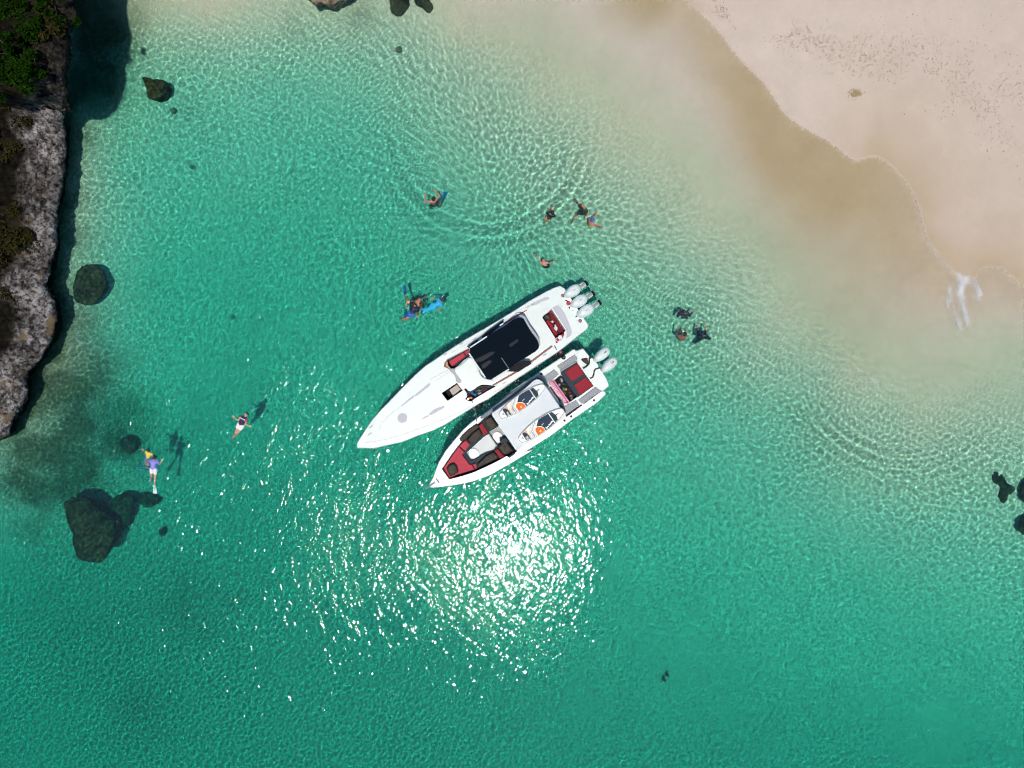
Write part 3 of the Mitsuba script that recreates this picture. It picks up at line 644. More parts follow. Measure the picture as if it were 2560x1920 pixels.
# cuddy top, screen, hardtop
obj('cuddy_front', prism(smooth_poly('B', '310 1130 400 1120 500 1290 495 1360 430 1350 400 1260', Z1), Z1, Z1 + .16, .05), 'gelcoat_grey', B1)  # shading of this front face put into its grey colour
obj('cuddy_top', prism(smooth_poly('B', '400 1120 520 1035 650 930 790 1100 920 1290 1050 1335 1000 1385 860 1395 780 1430 660 1500 585 1460 510 1330', Z1 + .4), Z1, Z1 + .42, .10), 'gelcoat', B1)
obj('bow_seat', prism(poly('B', '300 980 540 835 590 900 345 1085 285 1010', .9).buffer(-.02), .66, .9, .04), 'red_vinyl', B1)
obj('bow_seat', prism(poly('B', '545 830 640 775 645 830 600 895', .92).buffer(-.015), .66, .92, .04), 'red_vinyl', B1)
obj('bow_seat_bolster', prism(poly('B', '205 1085 215 1020 262 958 275 1000 270 1070 340 1130 300 1128', Z1).buffer(-.01), .7, Z1 + .03, .04), 'red_dull', B1)
obj('cup_holder', prism(poly('B', '245 1010 268 1000 280 1060 330 1120 300 1125 250 1075', Z1 + .03), Z1, Z1 + .045), 'tan_cloth', B1)
obj('side_stripe', prism(poly('B', '1180 368 1640 95 1650 106 1190 386', Z1), Z1, Z1 + .012), 'red_vinyl', B1)
obj('side_walk', prism(poly('B', '1040 1395 1400 1185 1700 985 2060 715 2090 735 1720 1015 1420 1215 1055 1420', Z1), Z1, Z1 + .008), 'red_dull', B1)  # shadow of the recessed walkway put into the dull red
ZT = 2.45
roof = smooth_poly('B', '645 800 652 752 800 660 955 555 1090 470 1300 345 1500 232 1565 245 1610 300 1730 500 1848 700 1842 765 1800 808 1580 950 1330 1120 1180 1215 1040 1300 960 1305 915 1270 780 1060', ZT, 90)
obj('hardtop', prism(roof, ZT - .09, ZT, .05), 'black_gloss', B1, smooth=30)
obj('hardtop_rear_trim', prism(smooth_poly('B', '1495 200 1560 195 1640 280 1760 470 1868 645 1872 700 1852 735 1838 700 1730 500 1610 300 1565 235', ZT - .1), ZT - .18, ZT - .095), 'gelcoat_grey', B1)
for t in ('735 965 1005 830 1085 822 1060 870 880 985 780 1005', '850 1055 1000 965 1035 1000 930 1095 880 1120', '1330 700 1480 600 1500 640 1360 750'):
    obj('roof_sheen', prism(poly('B', t, ZT), ZT, ZT + .006), 'roof_tint', B1)  # bluish reflection on the roof painted as thin pale shapes
obj('roof_seam', tube([at(*px('B', '1200 930')[0], ZT + .004), at(*px('B', '1325 1110')[0], ZT + .004)], .012, 5), 'gelcoat_grey', B1)
for t in ('660 750 950 560', '640 852 780 1062', '780 1062 922 1272', '1040 1308 1330 1126', '1170 372 1230 335'):
    q = px('B', t); obj('top_rail', tube([at(*q[0], ZT + .02), at(*q[1], ZT + .02)], .035, 6), 'gelcoat', B1, smooth=40)
for t in ('690 800', '1510 260', '1780 760', '1010 1260'):
    q = at(*px('B', t)[0], ZT - .1); obj('top_post', tube([[q[0], q[1], Z1], q], .045, 8), 'gelcoat', B1, smooth=40)
obj('side_window', prism(poly('B', '955 478 1215 292 1242 298 1225 345 1000 525 870 585 855 570', 1.75), 1.68, 1.75), 'black_gloss', B1)
obj('side_window', prism(poly('B', '1320 1125 1560 975 1690 985 1722 1032 1560 1130 1500 1172 1290 1165', 1.75), 1.68, 1.75), 'slate_dark', B1)
obj('side_window', prism(poly('B', '600 735 790 610 805 630 660 745 640 765', 1.6), 1.5, 1.6), 'slate', B1)
obj('console', prism(poly('B', '900 900 1150 740 1330 1000 1090 1160', 1.9), Z1, 1.9, .06), 'slate_dark', B1)
# aft deck and cockpit
obj('transom_band', prism(Polygon([at(u, v, Z1)[:2] for u, v in px('J', '680 150 880 55 1010 130 1200 400 1380 800 1482 1140 1450 1320 1240 1440 1262 1200 1262 1085')]).buffer(0), Z1, Z1 + .05, .03), 'nonskid', B1)
obj('bench', prism(poly('J', '395 690 520 660 620 790 700 880 760 1040 830 1130 900 1200 800 1300 735 1230 620 1040', .95).buffer(-.01), .5, .95, .09), 'red_bright', B1, smooth=30)
for t in ('560 400 640 300 700 400 640 480', '790 620 830 600 900 720 850 760', '960 1010 1060 940 1120 1040 1010 1110'):
    obj('cockpit_cushion', prism(poly('J', t, .6), .5, .6, .04), 'red_dark', B1)
obj('corner_pad', prism(poly('J', '812 1420 1130 1205 1165 1290 1080 1450 830 1640', Z1).buffer(-.015), Z1 - .2, Z1 - .02, .03), 'red_vinyl', B1)
for t, r0, r1 in (('1000 1385', 0, .10), ('900 1470', .075, .10)):
    c = at(*px('J', t)[0], Z1); P = Point(c[:2]).buffer(r1); P = P.difference(Point(c[:2]).buffer(r0)) if r0 else P
    obj('speaker_ring', prism(P, Z1 - .02, Z1 + .005), 'gelcoat' if not r0 else 'pink_pale', B1)
for t, r in (('100 540', .09), ('290 800', .105), ('695 1410', .09)):
    c = at(*px('L', t)[0], Z1); obj('deck_pad', prism(Point(c[:2]).buffer(r), Z1, Z1 + .02), 'red_dull' if r < .1 else 'red_vinyl', B1)
for t in ('150 705 240 690 275 740 240 760 225 725', '300 945 360 915 345 945 335 1010', '430 1040 465 1030 470 1045 440 1055', '510 1275 600 1235 610 1215 590 1280', '580 1385 610 1375 610 1405'):
    obj('transom_fitting', prism(poly('L', t, Z1), Z1, Z1 + .03), 'slate_dark', B1)
for i, (a, b) in enumerate((('165 560', '700 215'), ('385 905', '935 565'), ('600 1250', '1165 895'))):
    k = outboard(B1, px('L', a)[0], px('L', b)[0], .95, .57, 'gelcoat_grey', True)
# things lying on it
def cloth(name, c, t, z0, z1, m_, label, cat, amp=.06, seed=1, group=None, edge=.08):
    return tag(obj(name, hump(poly(c, t, z1), z0, z1, amp=amp, seed=seed, edge=edge), m_, smooth=True), label, cat, group)
cloth('towel', 'J', '330 440 420 392 585 400 600 470 650 560 610 640 560 700 380 655 300 560', .52, 1.0, 'taupe_cloth', 'grey brown towel heaped in the aft cockpit corner of the longer boat', 'towel', seed=3)
cloth('white_towel', 'J', '745 960 760 870 800 820 840 880 915 985 880 1085 850 1130 800 1080 730 1000', .96, 1.06, 'white_cloth', 'crumpled white towel on the red bench of the longer boat', 'towel', seed=4)
cloth('sun_hat', 'J', '595 712 640 680 690 655 740 700 745 750 690 780 640 750', .6, .78, 'white_cloth', 'small white hat beside the crumpled white towel', 'hat', seed=5, amp=.02)
cloth('sandal', 'J', '905 1190 990 1195 1020 1225 930 1250', .62, .7, 'taupe_cloth', 'grey sandal between the red corner pad and the white towel', 'sandal', seed=6, amp=.02, edge=.03)
cloth('beach_towel', 'K', '1000 300 1180 180 1380 60 1700 50 1800 120 1500 230 1440 300 1300 220 1180 300 1080 400', .66, .95, 'taupe_cloth', 'grey brown beach towel along the side well of the longer boat', 'towel', seed=7)
cloth('blue_bag', 'K', '800 420 850 350 930 340 960 430 1000 480 960 620 880 620 800 520', .66, 1.1, 'blue_bag', 'blue bag in the front of the side well of the longer boat', 'bag', seed=8, amp=.08)
cloth('cyan_bag', 'K', '960 500 1040 460 1110 520 1120 640 1060 700 980 640', .66, 1.05, 'cyan_bag', 'bright cyan bag next to the blue bag in the side well', 'bag', seed=9, amp=.08)
cloth('green_cap', 'K', '1160 330 1250 270 1370 300 1400 380 1300 430 1180 400', .8, 1.02, 'green_bag', 'pale green cap on the beach towel in the side well', 'cap', seed=10, amp=.03)
cloth('pink_cloth', 'K', '1440 400 1700 230 1780 250 1640 360 1480 480', .7, .86, 'pink', 'pink cloth strip lying at the rear of the side well', 'cloth', seed=11)
cloth('pale_towel', 'K', '1180 480 1400 440 1410 520 1230 600', .68, .86, 'pink_pale', 'pale pink towel end between the green cap and the pink cloth', 'towel', seed=12)
cloth('red_bag', 'K', '600 560 660 560 1000 760 940 830 820 720 700 720', .66, 1.0, 'red_vinyl', 'red bag with tan contents at the very front of the side well', 'bag', seed=13)
for i, t in enumerate(('740 790', '840 770', '660 830', '930 800')):
    c = at(*px('K', t)[0], 1.0); tag(obj('tin', tube([c - [0, 0, .2], c, c + [0, 0, .012]], [.05, .05, .042], 10), ('tan_cloth', 'orange_pale', 'steel', 'red_dark')[i], smooth=30),
        ('tan tin beside the red bag in the side well', 'orange tin beside the red bag in the side well', 'silvery tin foremost in the side well', 'dark red tin rearmost beside the red bag')[i], 'tin')

# ---- the shorter boat
B2 = thing('motorboat', 'white open motorboat with red seats, pale hardtop and two outboards', 'boat')
f2, l2 = axes(1071, 1217, 1466, 935, .95)
Z2 = .95
o2 = px('E', '1255 305 1235 272 1205 275 950 448 460 770 0 1088').tolist() + px('F', '300 418 60 600').tolist() + px('D', '950 400 820 520 650 720 520 880 400 1080 300 1350 212 1500 300 1508 560 1480 780 1445 990 1398 1280 1290 1600 1110 2000 870').tolist() + px('F', '870 1345 1400 1010 1880 650').tolist() + px('E', '1270 1590 1690 1300 1835 1160 1845 1125 1815 1092 1770 1100').tolist() + px('M', '1015 1150 960 1000 820 770 745 645 600 400 480 360 330 170 300 140').tolist()
deck2 = Polygon([at(u, v, Z2)[:2] for u, v in o2]).buffer(0)
if deck2.geom_type != 'Polygon': deck2 = max(deck2.geoms, key=lambda g: g.area)
obj('hull', hull_mesh(deck2, f2, zd=Z2 - .35, keel=-.5), 'gelcoat', B2, smooth=35)
well2 = poly('D', '445 1192 600 960 740 775 900 585 1085 400 1150 335 1290 240 1430 445 1742 890 1610 1000 1570 968 1400 1062 1200 1160 1000 1250 800 1315 575 1372', Z2)
bin2 = poly('E', '835 872 960 770 1290 1200 1130 1312', Z2)
slot2 = poly('G', '175 930 240 905 600 1420 555 1480', Z2)
sole2 = poly('E', '870 592 1240 355 1310 420 1620 975 1660 985 1780 1095 1375 1345 1070 1580 1040 1500 1060 1440 600 800 640 780', Z2)
obj('topsides', liner(deck2.buffer(-.045), Z2 - .36, Z2 - .03, .04), 'gelcoat', B2)
obj('deck', prism(deck2.difference(unary_union([well2, bin2, slot2])), Z2 - .05, Z2), 'gelcoat', B2)
obj('rub_rail', tube(np.c_[np.array(deck2.buffer(.01).exterior.coords), np.full(len(deck2.buffer(.01).exterior.coords), Z2 - .07)], .024, 6), 'gelcoat_grey', B2, smooth=30)
obj('well_floor', prism(well2.buffer(.03), .26, .3), 'slate', B2); obj('well_side', liner(well2, .3, Z2 - .052), 'red_dull', B2)
floor2 = poly('D', '860 925 1040 760 1170 640 1250 592 1275 545 1440 448 1572 642 1395 790 1340 880 1200 922 945 1052', .62)
obj('seat_base', prism(well2.buffer(-.012).difference(floor2), .3, .56), 'slate', B2)
obj('floor_pad', prism(floor2, .3, .34), 'top_white', B2)
obj('aisle_planking', planks(poly('D', '1255 590 1275 545 1440 448 1572 642 1395 785', .4), l2, .36), 'plank', B2); labels[B2 + '__aisle_planking'] = {'kind': 'stuff'}
obj('bow_planking', planks(poly('D', '860 925 1000 805 1110 985 945 1052', .4), l2, .36), 'plank', B2); labels[B2 + '__bow_planking'] = {'kind': 'stuff'}
obj('console_hatch', prism(smooth_poly('D', '1330 605 1395 552 1440 565 1495 665 1430 735 1370 700', .45), .36, .46, .03), 'gelcoat', B2)
obj('console_hatch', prism(smooth_poly('D', '915 880 995 838 1090 970 1010 1022', .45), .36, .46, .03), 'gelcoat', B2)
obj('divider', prism(poly('D', '1245 592 1262 585 1400 790 1385 802', .7), .34, .7), 'gelcoat_grey', B2)
ZC = .74
for t in ('470 1182 735 802 840 900 800 945 930 1118 960 1112 1018 1200 720 1290 580 1352', '742 795 860 690 935 768 852 885', '968 1108 1040 1095 1052 1190 1026 1200'):
    obj('bow_cushion', prism(poly('D', t, ZC).buffer(-.012), .56, ZC, .04), 'red_vinyl', B2)
obj('seat_cushion', prism(poly('D', '1092 430 1142 392 1252 562 1165 615 1100 500', ZC).buffer(-.01), .56, ZC, .04), 'red_bright', B2)
obj('seat_cushion', prism(poly('D', '1350 880 1412 840 1500 950 1565 972 1450 1015', ZC).buffer(-.01), .56, ZC, .04), 'red_bright', B2)
for t in ('1262 250 1300 232 1428 436 1408 448', '1556 650 1580 645 1748 886 1722 896'):
    obj('backrest', prism(poly('D', t, 1.25), .5, 1.25, .02), 'black_gloss', B2)
for t in ('1440 700 1550 652 1605 712 1480 765', '1160 325 1240 262 1262 290 1180 350', '1590 985 1700 905 1712 935 1610 1002'):
    obj('side_panel', prism(poly('D', t, 1.0), .5, 1.0, .03), 'slate', B2)
cloth('bow_towel', 'D', '735 665 830 560 920 482 1050 392 1082 420 1098 470 990 560 900 640 870 690 765 728', .80, 1.06, 'taupe_cloth', 'grey brown towel spread over the far gunwale of the shorter boat', 'towel', seed=21)
cloth('bow_blanket', 'D', '872 690 980 560 1080 485 1112 500 1160 605 1100 660 1030 740 935 762', .62, .92, 'taupe_cloth', 'dark rumpled blanket on the seat below the gunwale towel', 'blanket', seed=22, amp=.12)
cloth('seat_cover', 'D', '1165 345 1250 300 1290 262 1418 440 1275 548 1215 460', .56, .88, 'taupe_cloth', 'grey brown cover on the square seat nearest the longer boat', 'cover', seed=23, amp=.04, edge=.06)
cloth('seat_cover', 'D', '1430 780 1560 692 1690 862 1685 892 1560 952 1500 948 1410 830', .56, .9, 'taupe_cloth', 'rumpled grey brown cover on the square seat away from the longer boat', 'cover', seed=24, amp=.08)
cloth('bench_blanket', 'D', '1050 1112 1200 960 1345 888 1400 940 1440 1002 1250 1100 1060 1190', .56, .86, 'taupe_cloth', 'grey brown blanket laid along the near side bench of the shorter boat', 'blanket', seed=25, amp=.07)
cloth('bean_bag', 'D', '512 1190 562 1112 650 1086 702 1132 738 1255 650 1310 580 1338', .74, 1.0, 'taupe_cloth', 'grey bean bag in the bow point of the red seating', 'bean bag', seed=26, amp=.05, edge=.14)
# hardtop
ZH = 2.15
rp = np.vstack([px('F', '218 592 420 450 640 282 870 110'), px('E', '430 880 480 856 530 856 600 902 760 1130 930 1380'), px('F', '1570 448 1650 500 1692 600 1690 660 1500 800 1200 1010 722 1330')])
top2 = Polygon([at(u, v, ZH)[:2] for u, v in rp]).buffer(0).buffer(-.1).buffer(.1)
obj('hardtop', prism(top2, ZH - .1, ZH, .04), 'top_white', B2)
for t in ('468 800 540 778 605 800 735 985 700 1010 600 920 540 865 500 860', '950 1270 1010 1340 1052 1440 1062 1490 1035 1570 1000 1540 930 1400'):
    obj('hardtop_frame', prism(poly('E', t, 1.75), 1.66, 1.75), 'slate', B2)
obj('side_glass', prism(poly('F', '0 668 30 640 290 440 420 340 560 225 900 -5 1060 -110 1110 -100 980 10 640 268 330 478 200 600 40 690', 1.3), 1.24, 1.3), 'smoked_glass', B2)
for t in ('F 260 620', 'E 520 880', 'F 1620 600', 'F 740 1290'):
    cr, a = t.split(' ', 1); q = at(*px(cr, a)[0], ZH - .1); obj('top_post', tube([[q[0], q[1], Z2 - .1], q], .05, 8), 'gelcoat', B2, smooth=40)
for cr, t in (('E', '575 750'), ('E', '460 850'), ('F', '1800 640'), ('F', '1670 722'), ('D', '2040 760'), ('D', '1550 1070'), ('E', '1620 1270')):
    c = at(*px(cr, t)[0], Z2); obj('rod_holder', tube([c - [0, 0, .03], c + [0, 0, .025]], .055, 10), 'slate_dark' if cr != 'D' else 'steel', B2, smooth=30)
c0 = at(*px('D', '215 1500')[0], Z2); obj('anchor_roller', tm(bone(c0 + np.r_[-f2 * .35, .05], .04, c0 + np.r_[f2 * .12, .06], .05, 8)), 'steel', B2, smooth=40)
c0 = at(*px('D', '375 1395')[0], Z2); obj('bow_cleat', tm(bone(c0 + np.r_[l2 * .12, .05], .028, c0 - np.r_[l2 * .12, -.05], .028, 8) + bone(c0, .03, c0 + [0, 0, .05], .03, 8)), 'steel', B2, smooth=40)
# aft cockpit
for i, t in enumerate(('885 590 1235 365 1300 432 1268 490 975 690', '635 788 832 655 925 752 735 918', '1305 1262 1645 1000 1768 1088 1382 1335', '1025 1385 1265 1262 1335 1368 1070 1555 1045 1470')):
    P = poly('E', t, Z2); k = obj('side_deck', prism(P, Z2, Z2 + .012), 'plank_gap', B2)
    kk = obj('planking', planks(P, f2, Z2 + .012), 'plank', k); labels[kk] = {'kind': 'stuff'}
obj('gunwale_gap', prism(poly('M', '815 1285 835 1295 560 1490 330 1660 300 1650', Z2), Z2, Z2 + .008), 'slate_dark', B2)
obj('gunwale_gap', prism(poly('E', '1050 1550 1340 1370 1370 1345 1385 1370 1075 1600', Z2), Z2, Z2 + .01), 'slate_dark', B2)
obj('sun_pad_base', prism(poly('E', '955 705 1290 505 1625 978 1330 1190 1290 1215 985 800', Z2 + .1), Z2, Z2 + .12, .02), 'slate', B2)
obj('sun_pad_rim', prism(poly('E', '1280 515 1300 500 1635 978 1615 990', Z2 + .16), Z2, Z2 + .17), 'gelcoat', B2)
obj('sun_pad_rim', prism(poly('E', '955 690 1275 492 1290 505 965 706', Z2 + .16), Z2, Z2 + .17), 'gelcoat_grey', B2)
for t in ('1042 708 1296 538 1430 752 1340 800 1182 905', '1222 962 1462 802 1612 978 1332 1172'):
    obj('sun_pad', prism(poly('E', t, Z2 + .2).buffer(-.008), Z2 + .12, Z2 + .21, .04), 'red_bright', B2)
obj('bin_floor', prism(bin2.buffer(.03), .42, .46), 'slate_dark', B2); obj('bin_side', liner(bin2, .46, Z2 - .052), 'slate_dark', B2)
obj('bin_frame', prism(bin2.buffer(.05, join_style=2).difference(bin2.buffer(.005)), Z2, Z2 + .03), 'gelcoat', B2)
obj('helm_seat', prism(slot2, .5, .6, .03), 'red_dark', B2); obj('seat_side', liner(slot2, .5, Z2 - .052), 'red_dark', B2)  # dark red carries the hardtop shadow in the recess
# pink strip: made-up pale blocks in place of its unreadable lettering
bo = obj('pink_strip', prism(poly('G', '165 828 262 735 320 690 878 1480 830 1505 700 1500 250 870', Z2 + .12), Z2, Z2 + .12, .03), 'pink', B2)
obj('piping', prism(poly('G', '318 692 335 682 893 1472 876 1484', Z2 + .15), Z2 + .1, Z2 + .15), 'pink_pale', bo)
q0, q1 = px('G', '250 800 720 1440')
for i in range(15):
    c = q0 + (q1 - q0) * (i / 14); c = at(*c, Z2 + .13); d = (l2 if i % 2 else l2 + .9 * f2); d = d / np.linalg.norm(d)
    obj('mark_block', prism(Polygon([c[:2] + f2 * x + d * y for x, y in ((-.085, -.028), (.085, -.028), (.085, .024), (-.085, .024))]), Z2 + .11, Z2 + .135), 'white_cloth' if i % 2 == 0 else 'pink_pale', bo)
# stern platform, motor well, cables
for t in ('95 240 290 145 330 185 470 365 415 560 300 650 180 500', '500 940 600 850 660 700 780 690 960 1000 1012 1140 995 1175 825 1285 720 1150 600 1150'):
    obj('swim_platform', prism(poly('M', t, Z2), Z2, Z2 + .03, .02), 'gelcoat', B2)
obj('motor_well_cover', prism(smooth_poly('M', '340 690 430 610 485 560 490 400 580 400 600 470 640 500 720 640 650 690 600 830 500 920', Z2 + .1), Z2, Z2 + .14, .05), 'gelcoat', B2)
for t in ('305 672 430 592 478 500 488 400 520 372 580 380 605 470', '498 945 600 840 648 695 690 680 765 655'):
    obj('cable', tube(bspline(np.c_[pts('M', t, Z2 + .15), np.full(len(t.split()) // 2, Z2 + .15)], 30), .035, 7), 'black_rubber', B2, smooth=40)
for a, b in (('620 475', '1035 120'), ('825 765', '1240 400')):
    outboard(B2, px('M', a)[0], px('M', b)[0], .85, .52, 'slate_dark', False)
cloth('stern_towel', 'M', '210 375 250 392 330 392 430 376 450 450 465 540 440 575 370 545 290 480 240 430', Z2 + .03, Z2 + .12, 'taupe_cloth', 'brown towel on the swim platform of the shorter boat', 'towel', seed=31, edge=.05)
# gear in the open bin
GEAR = [('540 580 620 600 680 700 640 790 590 740 560 660', 'top_white', 'crumpled pale grey plastic bag at the top end of the gear bin', 'bag'), ('480 830 560 790 590 850 560 900 500 890', 'white_cloth', 'white cup like bundle left in the gear bin', 'bundle'),
        ('660 850 690 800 790 860 800 890 740 850', 'gelcoat', 'white curved strap in the middle of the gear bin', 'strap'), ('620 960 690 910 740 980 690 1060 640 1050', 'green_bag', 'grey green snorkel bag in the gear bin', 'bag'),
        ('720 970 780 940 830 1000 790 1060 720 1050', 'yellow', 'bright yellow mask in the middle of the gear bin', 'mask'), ('640 1060 690 1080 780 1150 740 1165 660 1110', 'yellow', 'yellow snorkel lying at the near side of the gear bin', 'snorkel'),
        ('830 1100 880 1060 950 1090 930 1170 850 1160', 'pink', 'pink cloth bundle in the gear bin', 'cloth'), ('890 1230 950 1190 990 1240 930 1290', 'white_cloth', 'square white box in the lower gear bin', 'box'),
        ('920 1330 1000 1290 1020 1320 940 1360', 'gelcoat', 'upper of two white flippers at the lower end of the gear bin', 'flipper'), ('900 1390 970 1340 1000 1360 930 1415', 'gelcoat', 'lower of two white flippers at the lower end of the gear bin', 'flipper'),
        ('840 960 900 1020 890 1050 850 1010', 'shirt_purple', 'small violet pouch beside the yellow mask', 'pouch'), ('980 1170 1020 1190 1030 1270 1000 1260', 'steel', 'grey metal bottle right in the gear bin', 'bottle'),
        ('840 1280 890 1290 880 1330 840 1320', 'red_dark', 'dark red pouch lower left in the gear bin', 'pouch'), ('430 660 500 640 520 700 460 720', 'hair_brown', 'dark brown bag at the corner of the gear bin', 'bag')]
for i, (t, m_, lb, ct) in enumerate(GEAR):
    cloth(ct.replace(' ', '_'), 'G', t, .47, .80, m_, lb, ct, seed=40 + i, amp=.06, edge=.05)

# ---- paddle boards on the hardtop
def paddle_board(nose, tail, w, label):
    zb = ZH + .035; a, b = at(*nose, zb + .1), at(*tail, zb + .1); ax = (b - a)[:2]; L = np.linalg.norm(ax); ax /= L; la = np.array([ax[1], -ax[0]])   # la: towards the near gunwale
    if la @ np.array([0, -1]) < 0: la = -la
    k = thing('paddle_board', label, 'paddle board', 'paddle boards on the hardtop')
    s = np.linspace(0, 1, 60); prof = w / 2 * np.clip(np.sin(np.pi * np.clip(s * .93 + .045, 0, 1)) , 0, 1) ** .52 * (1 - .08 * (s - .55) ** 2)
    prof[0] = prof[-1] = 0
    def W(x, y): return a[:2] + ax * x * L + la * y
    out_ = Polygon([W(x, y) for x, y in zip(s, prof)] + [W(x, -y) for x, y in zip(s[::-1], prof[::-1])]).buffer(0)
    obj('board', prism(out_, zb, zb + .11, .03), 'gelcoat', k)
    obj('rail_stripe', prism(out_.buffer(-.004).difference(out_.buffer(-.034)), zb + .08, zb + .114), 'rail_grey', k)
    zt = zb + .11; inner = out_.buffer(-.045)
    def g(name, q, m_, lift=.004, txt=None):
        P = Polygon([W(x, y * w / 2) for x, y in q]).buffer(0).intersection(inner)
        if P.area > 1e-4: return obj(name, prism(P, zt, zt + lift), m_, k)
    g('deck_pad', ((.115, -.75), (.115, 1), (.205, 1), (.205, -.15), (.165, -.55)), 'navy', .007)
    g('deck_pad', ((.135, -.62), (.175, -.25), (.215, -.25), (.225, -.95)), 'orange_pale')
    for j, x in enumerate((.215, .245, .275, .305)):
        g('stripe', ((x, 1), (x + .016, 1), (x + .016, -.05), (x + .15 + .016 + .012 * j, -1), (x + .15 + .012 * j, -1), (x, -.05)), 'orange_pale' if j < 1 else ('gelcoat_grey' if j % 2 else 'navy'))
    g('deck_pad', ((.345, 1), (.345, .12), (.375, -.10), (.42, -.12), (.475, .12), (.50, .45), (.50, 1)), 'orange')
    g('deck_pad', ((.51, 1), (.51, .40), (.485, .05), (.43, -.18), (.405, -.22), (.53, -1), (.72, -1), (.72, 1)), 'navy', .0035)
    g('deck_pad', ((.735, -.9), (.80, -.6), (.825, .1), (.80, .75), (.735, .75)), 'slate', .0035)
    # script mark on the dark pad, a plain white triangle on the orange one, letters XO at the nose
    for q in (((.53, .55), (.545, .85), (.56, .85), (.548, .55)), ((.55, .62), (.66, .52), (.66, .60), (.555, .72)), ((.60, .50), (.70, .42), (.70, .50), (.61, .60)), ((.66, .35), (.71, .32), (.71, .50), (.69, .50)), ((.50, -.02), (.55, -.1), (.556, -.05), (.505, .04))):
        g('script_mark', q, 'gelcoat', .006)
    g('logo', ((.40, .55), (.425, .42), (.445, .66), (.42, .60)), 'gelcoat', .006)
    g('nose_mark', ((.055, -.05), (.105, -.30), (.10, .25)), 'gelcoat_grey', .004)
    tx = meshkit.text_mesh('XO', .105, .003, True); v = np.array(tx.vertices); v[:, 0] -= v[:, 0].mean(); v[:, 1] -= v[:, 1].mean()
    o = W(.158, .30 * w / 2); vv = o[None] + v[:, :1] * la[None] - v[:, 1:2] * (-ax)[None] * -1
    tx.vertices = np.c_[vv, zt + .0075 + v[:, 2]]
    if tx.volume < 0: tx.invert()
    obj('lettering', tx, 'gelcoat', k)
    c = np.r_[W(.845, .0), zt + .02]; d = np.r_[ax * .07 + la * .0, 0]
    obj('handle', tm(bone(c - d, .018, c + d, .018, 8)), 'slate_dark', k, smooth=40)
    return k
paddle_board(px('H', '140 1300')[0], px('H', '1935 50')[0], .70, 'striped paddle board nearer the longer boat on the pale hardtop')
paddle_board(px('I', '125 1300')[0], px('I', '1890 60')[0], .70, 'striped paddle board farther from the longer boat on the pale hardtop')

# ---- fenders and lines between the boats
def fender(u, v, z, r, h, label, capm='slate_dark'):
    c = at(u, v, z); k = thing('fender', label, 'fender', 'black fenders between the two boats')
    obj('bumper', tm(bone(c, r, c - [0, 0, h], r, 14)), 'black_rubber', k, smooth=60); obj('cap', tm(bone(c + [0, 0, r * .8], r * .4, c + [0, 0, r * 1.25], r * .3, 10)), capm, k, smooth=60)
    obj('eye', tm(bone(c + [0, 0, r * 1.3], .03, c + [0, 0, r * 1.3 + .04], .03, 8)), 'steel', k, smooth=60)
CROP['X'] = (1360, 860, 60/2212)
fender(*px('X', '1500 760')[0], .75, .24, .5, 'largest black fender between the sterns of the two boats', 'red_dull')
fender(*px('X', '1080 1010')[0], .70, .20, .5, 'black fender next to the largest one between the sterns')
fender(*px('X', '1800 1230')[0], .95, .11, .4, 'small black fender on the gunwale of the shorter boat at the stern')
fender(*px('B', '1490 1320')[0], .8, .13, .45, 'black fender with red cap amidships between the boats', 'red_dull')
fender(*px('K', '1270 1180')[0], .8, .18, .45, 'black fender forward between the boats near the side well')
def line(name, P, r, m_, label):
    return tag(obj(name, tube(bspline(P, 24), r, 6), m_, smooth=40), label, 'rope')
a, b = at(*px('K', '880 960')[0], Z1 + .03), at(*px('D', '1050 372')[0], Z2 + .05); m_ = (a + b) / 2 - [0, 0, .15]
line('mooring_line', [a, m_ + [.05, 0, 0], b], .022, 'rope', 'thin dark line tying the bow sides of both boats together')
a, b = at(*px('X', '960 160')[0], Z1 + .03), at(*px('X', '1150 700')[0], .95)
line('mooring_line', [a, at(*px('X', '1090 380')[0], Z1 + .04), b], .022, 'rope', 'dark line from the longer boat to the fenders at the stern')
a, b = at(*px('D', '985 150')[0], .9), at(*px('D', '1000 280')[0], .35)
line('mooring_line', [a, (a + b) / 2 + [.1, 0, -.1], b], .018, 'rope_pale', 'pale greenish slack line hanging between the bows')

# ------------------------------------------------------------------ people in the water
def hand(w, d, side, up):
    "palm, four fingers and a thumb, slightly curled"
    d = d / np.linalg.norm(d); s = np.cross(up, d); s /= np.linalg.norm(s) + 1e-9; n = np.cross(d, s)
    p0, p1 = w, w + d * .085
    parts = [m3.Manifold.batch_hull([ball(p0, (.026, .026, .022), 8), ball(p1 + s * .028, .016, 8), ball(p1 - s * .028, .016, 8)])]
    for j, ln in enumerate((.062, .074, .070, .052)):
        b0 = p1 + s * (.033 - .022 * j); b1 = b0 + (d + s * (.18 - .12 * j)) * ln * .55; b2 = b1 + (d * .85 - n * .35) * ln * .5
        parts += [bone(b0, .0095, b1, .0085, 6), bone(b1, .0085, b2, .0075, 6)]
    t0 = p0 + d * .02 + s * side * .026; t1 = t0 + (d * .6 + s * side * .8) * .045
    parts += [bone(t0, .012, t1, .010, 6), bone(t1, .010, t1 + (d * .9 + s * side * .3) * .032, .009, 6)]
    return m3.Manifold.batch_boolean(parts, m3.OpType.Add)

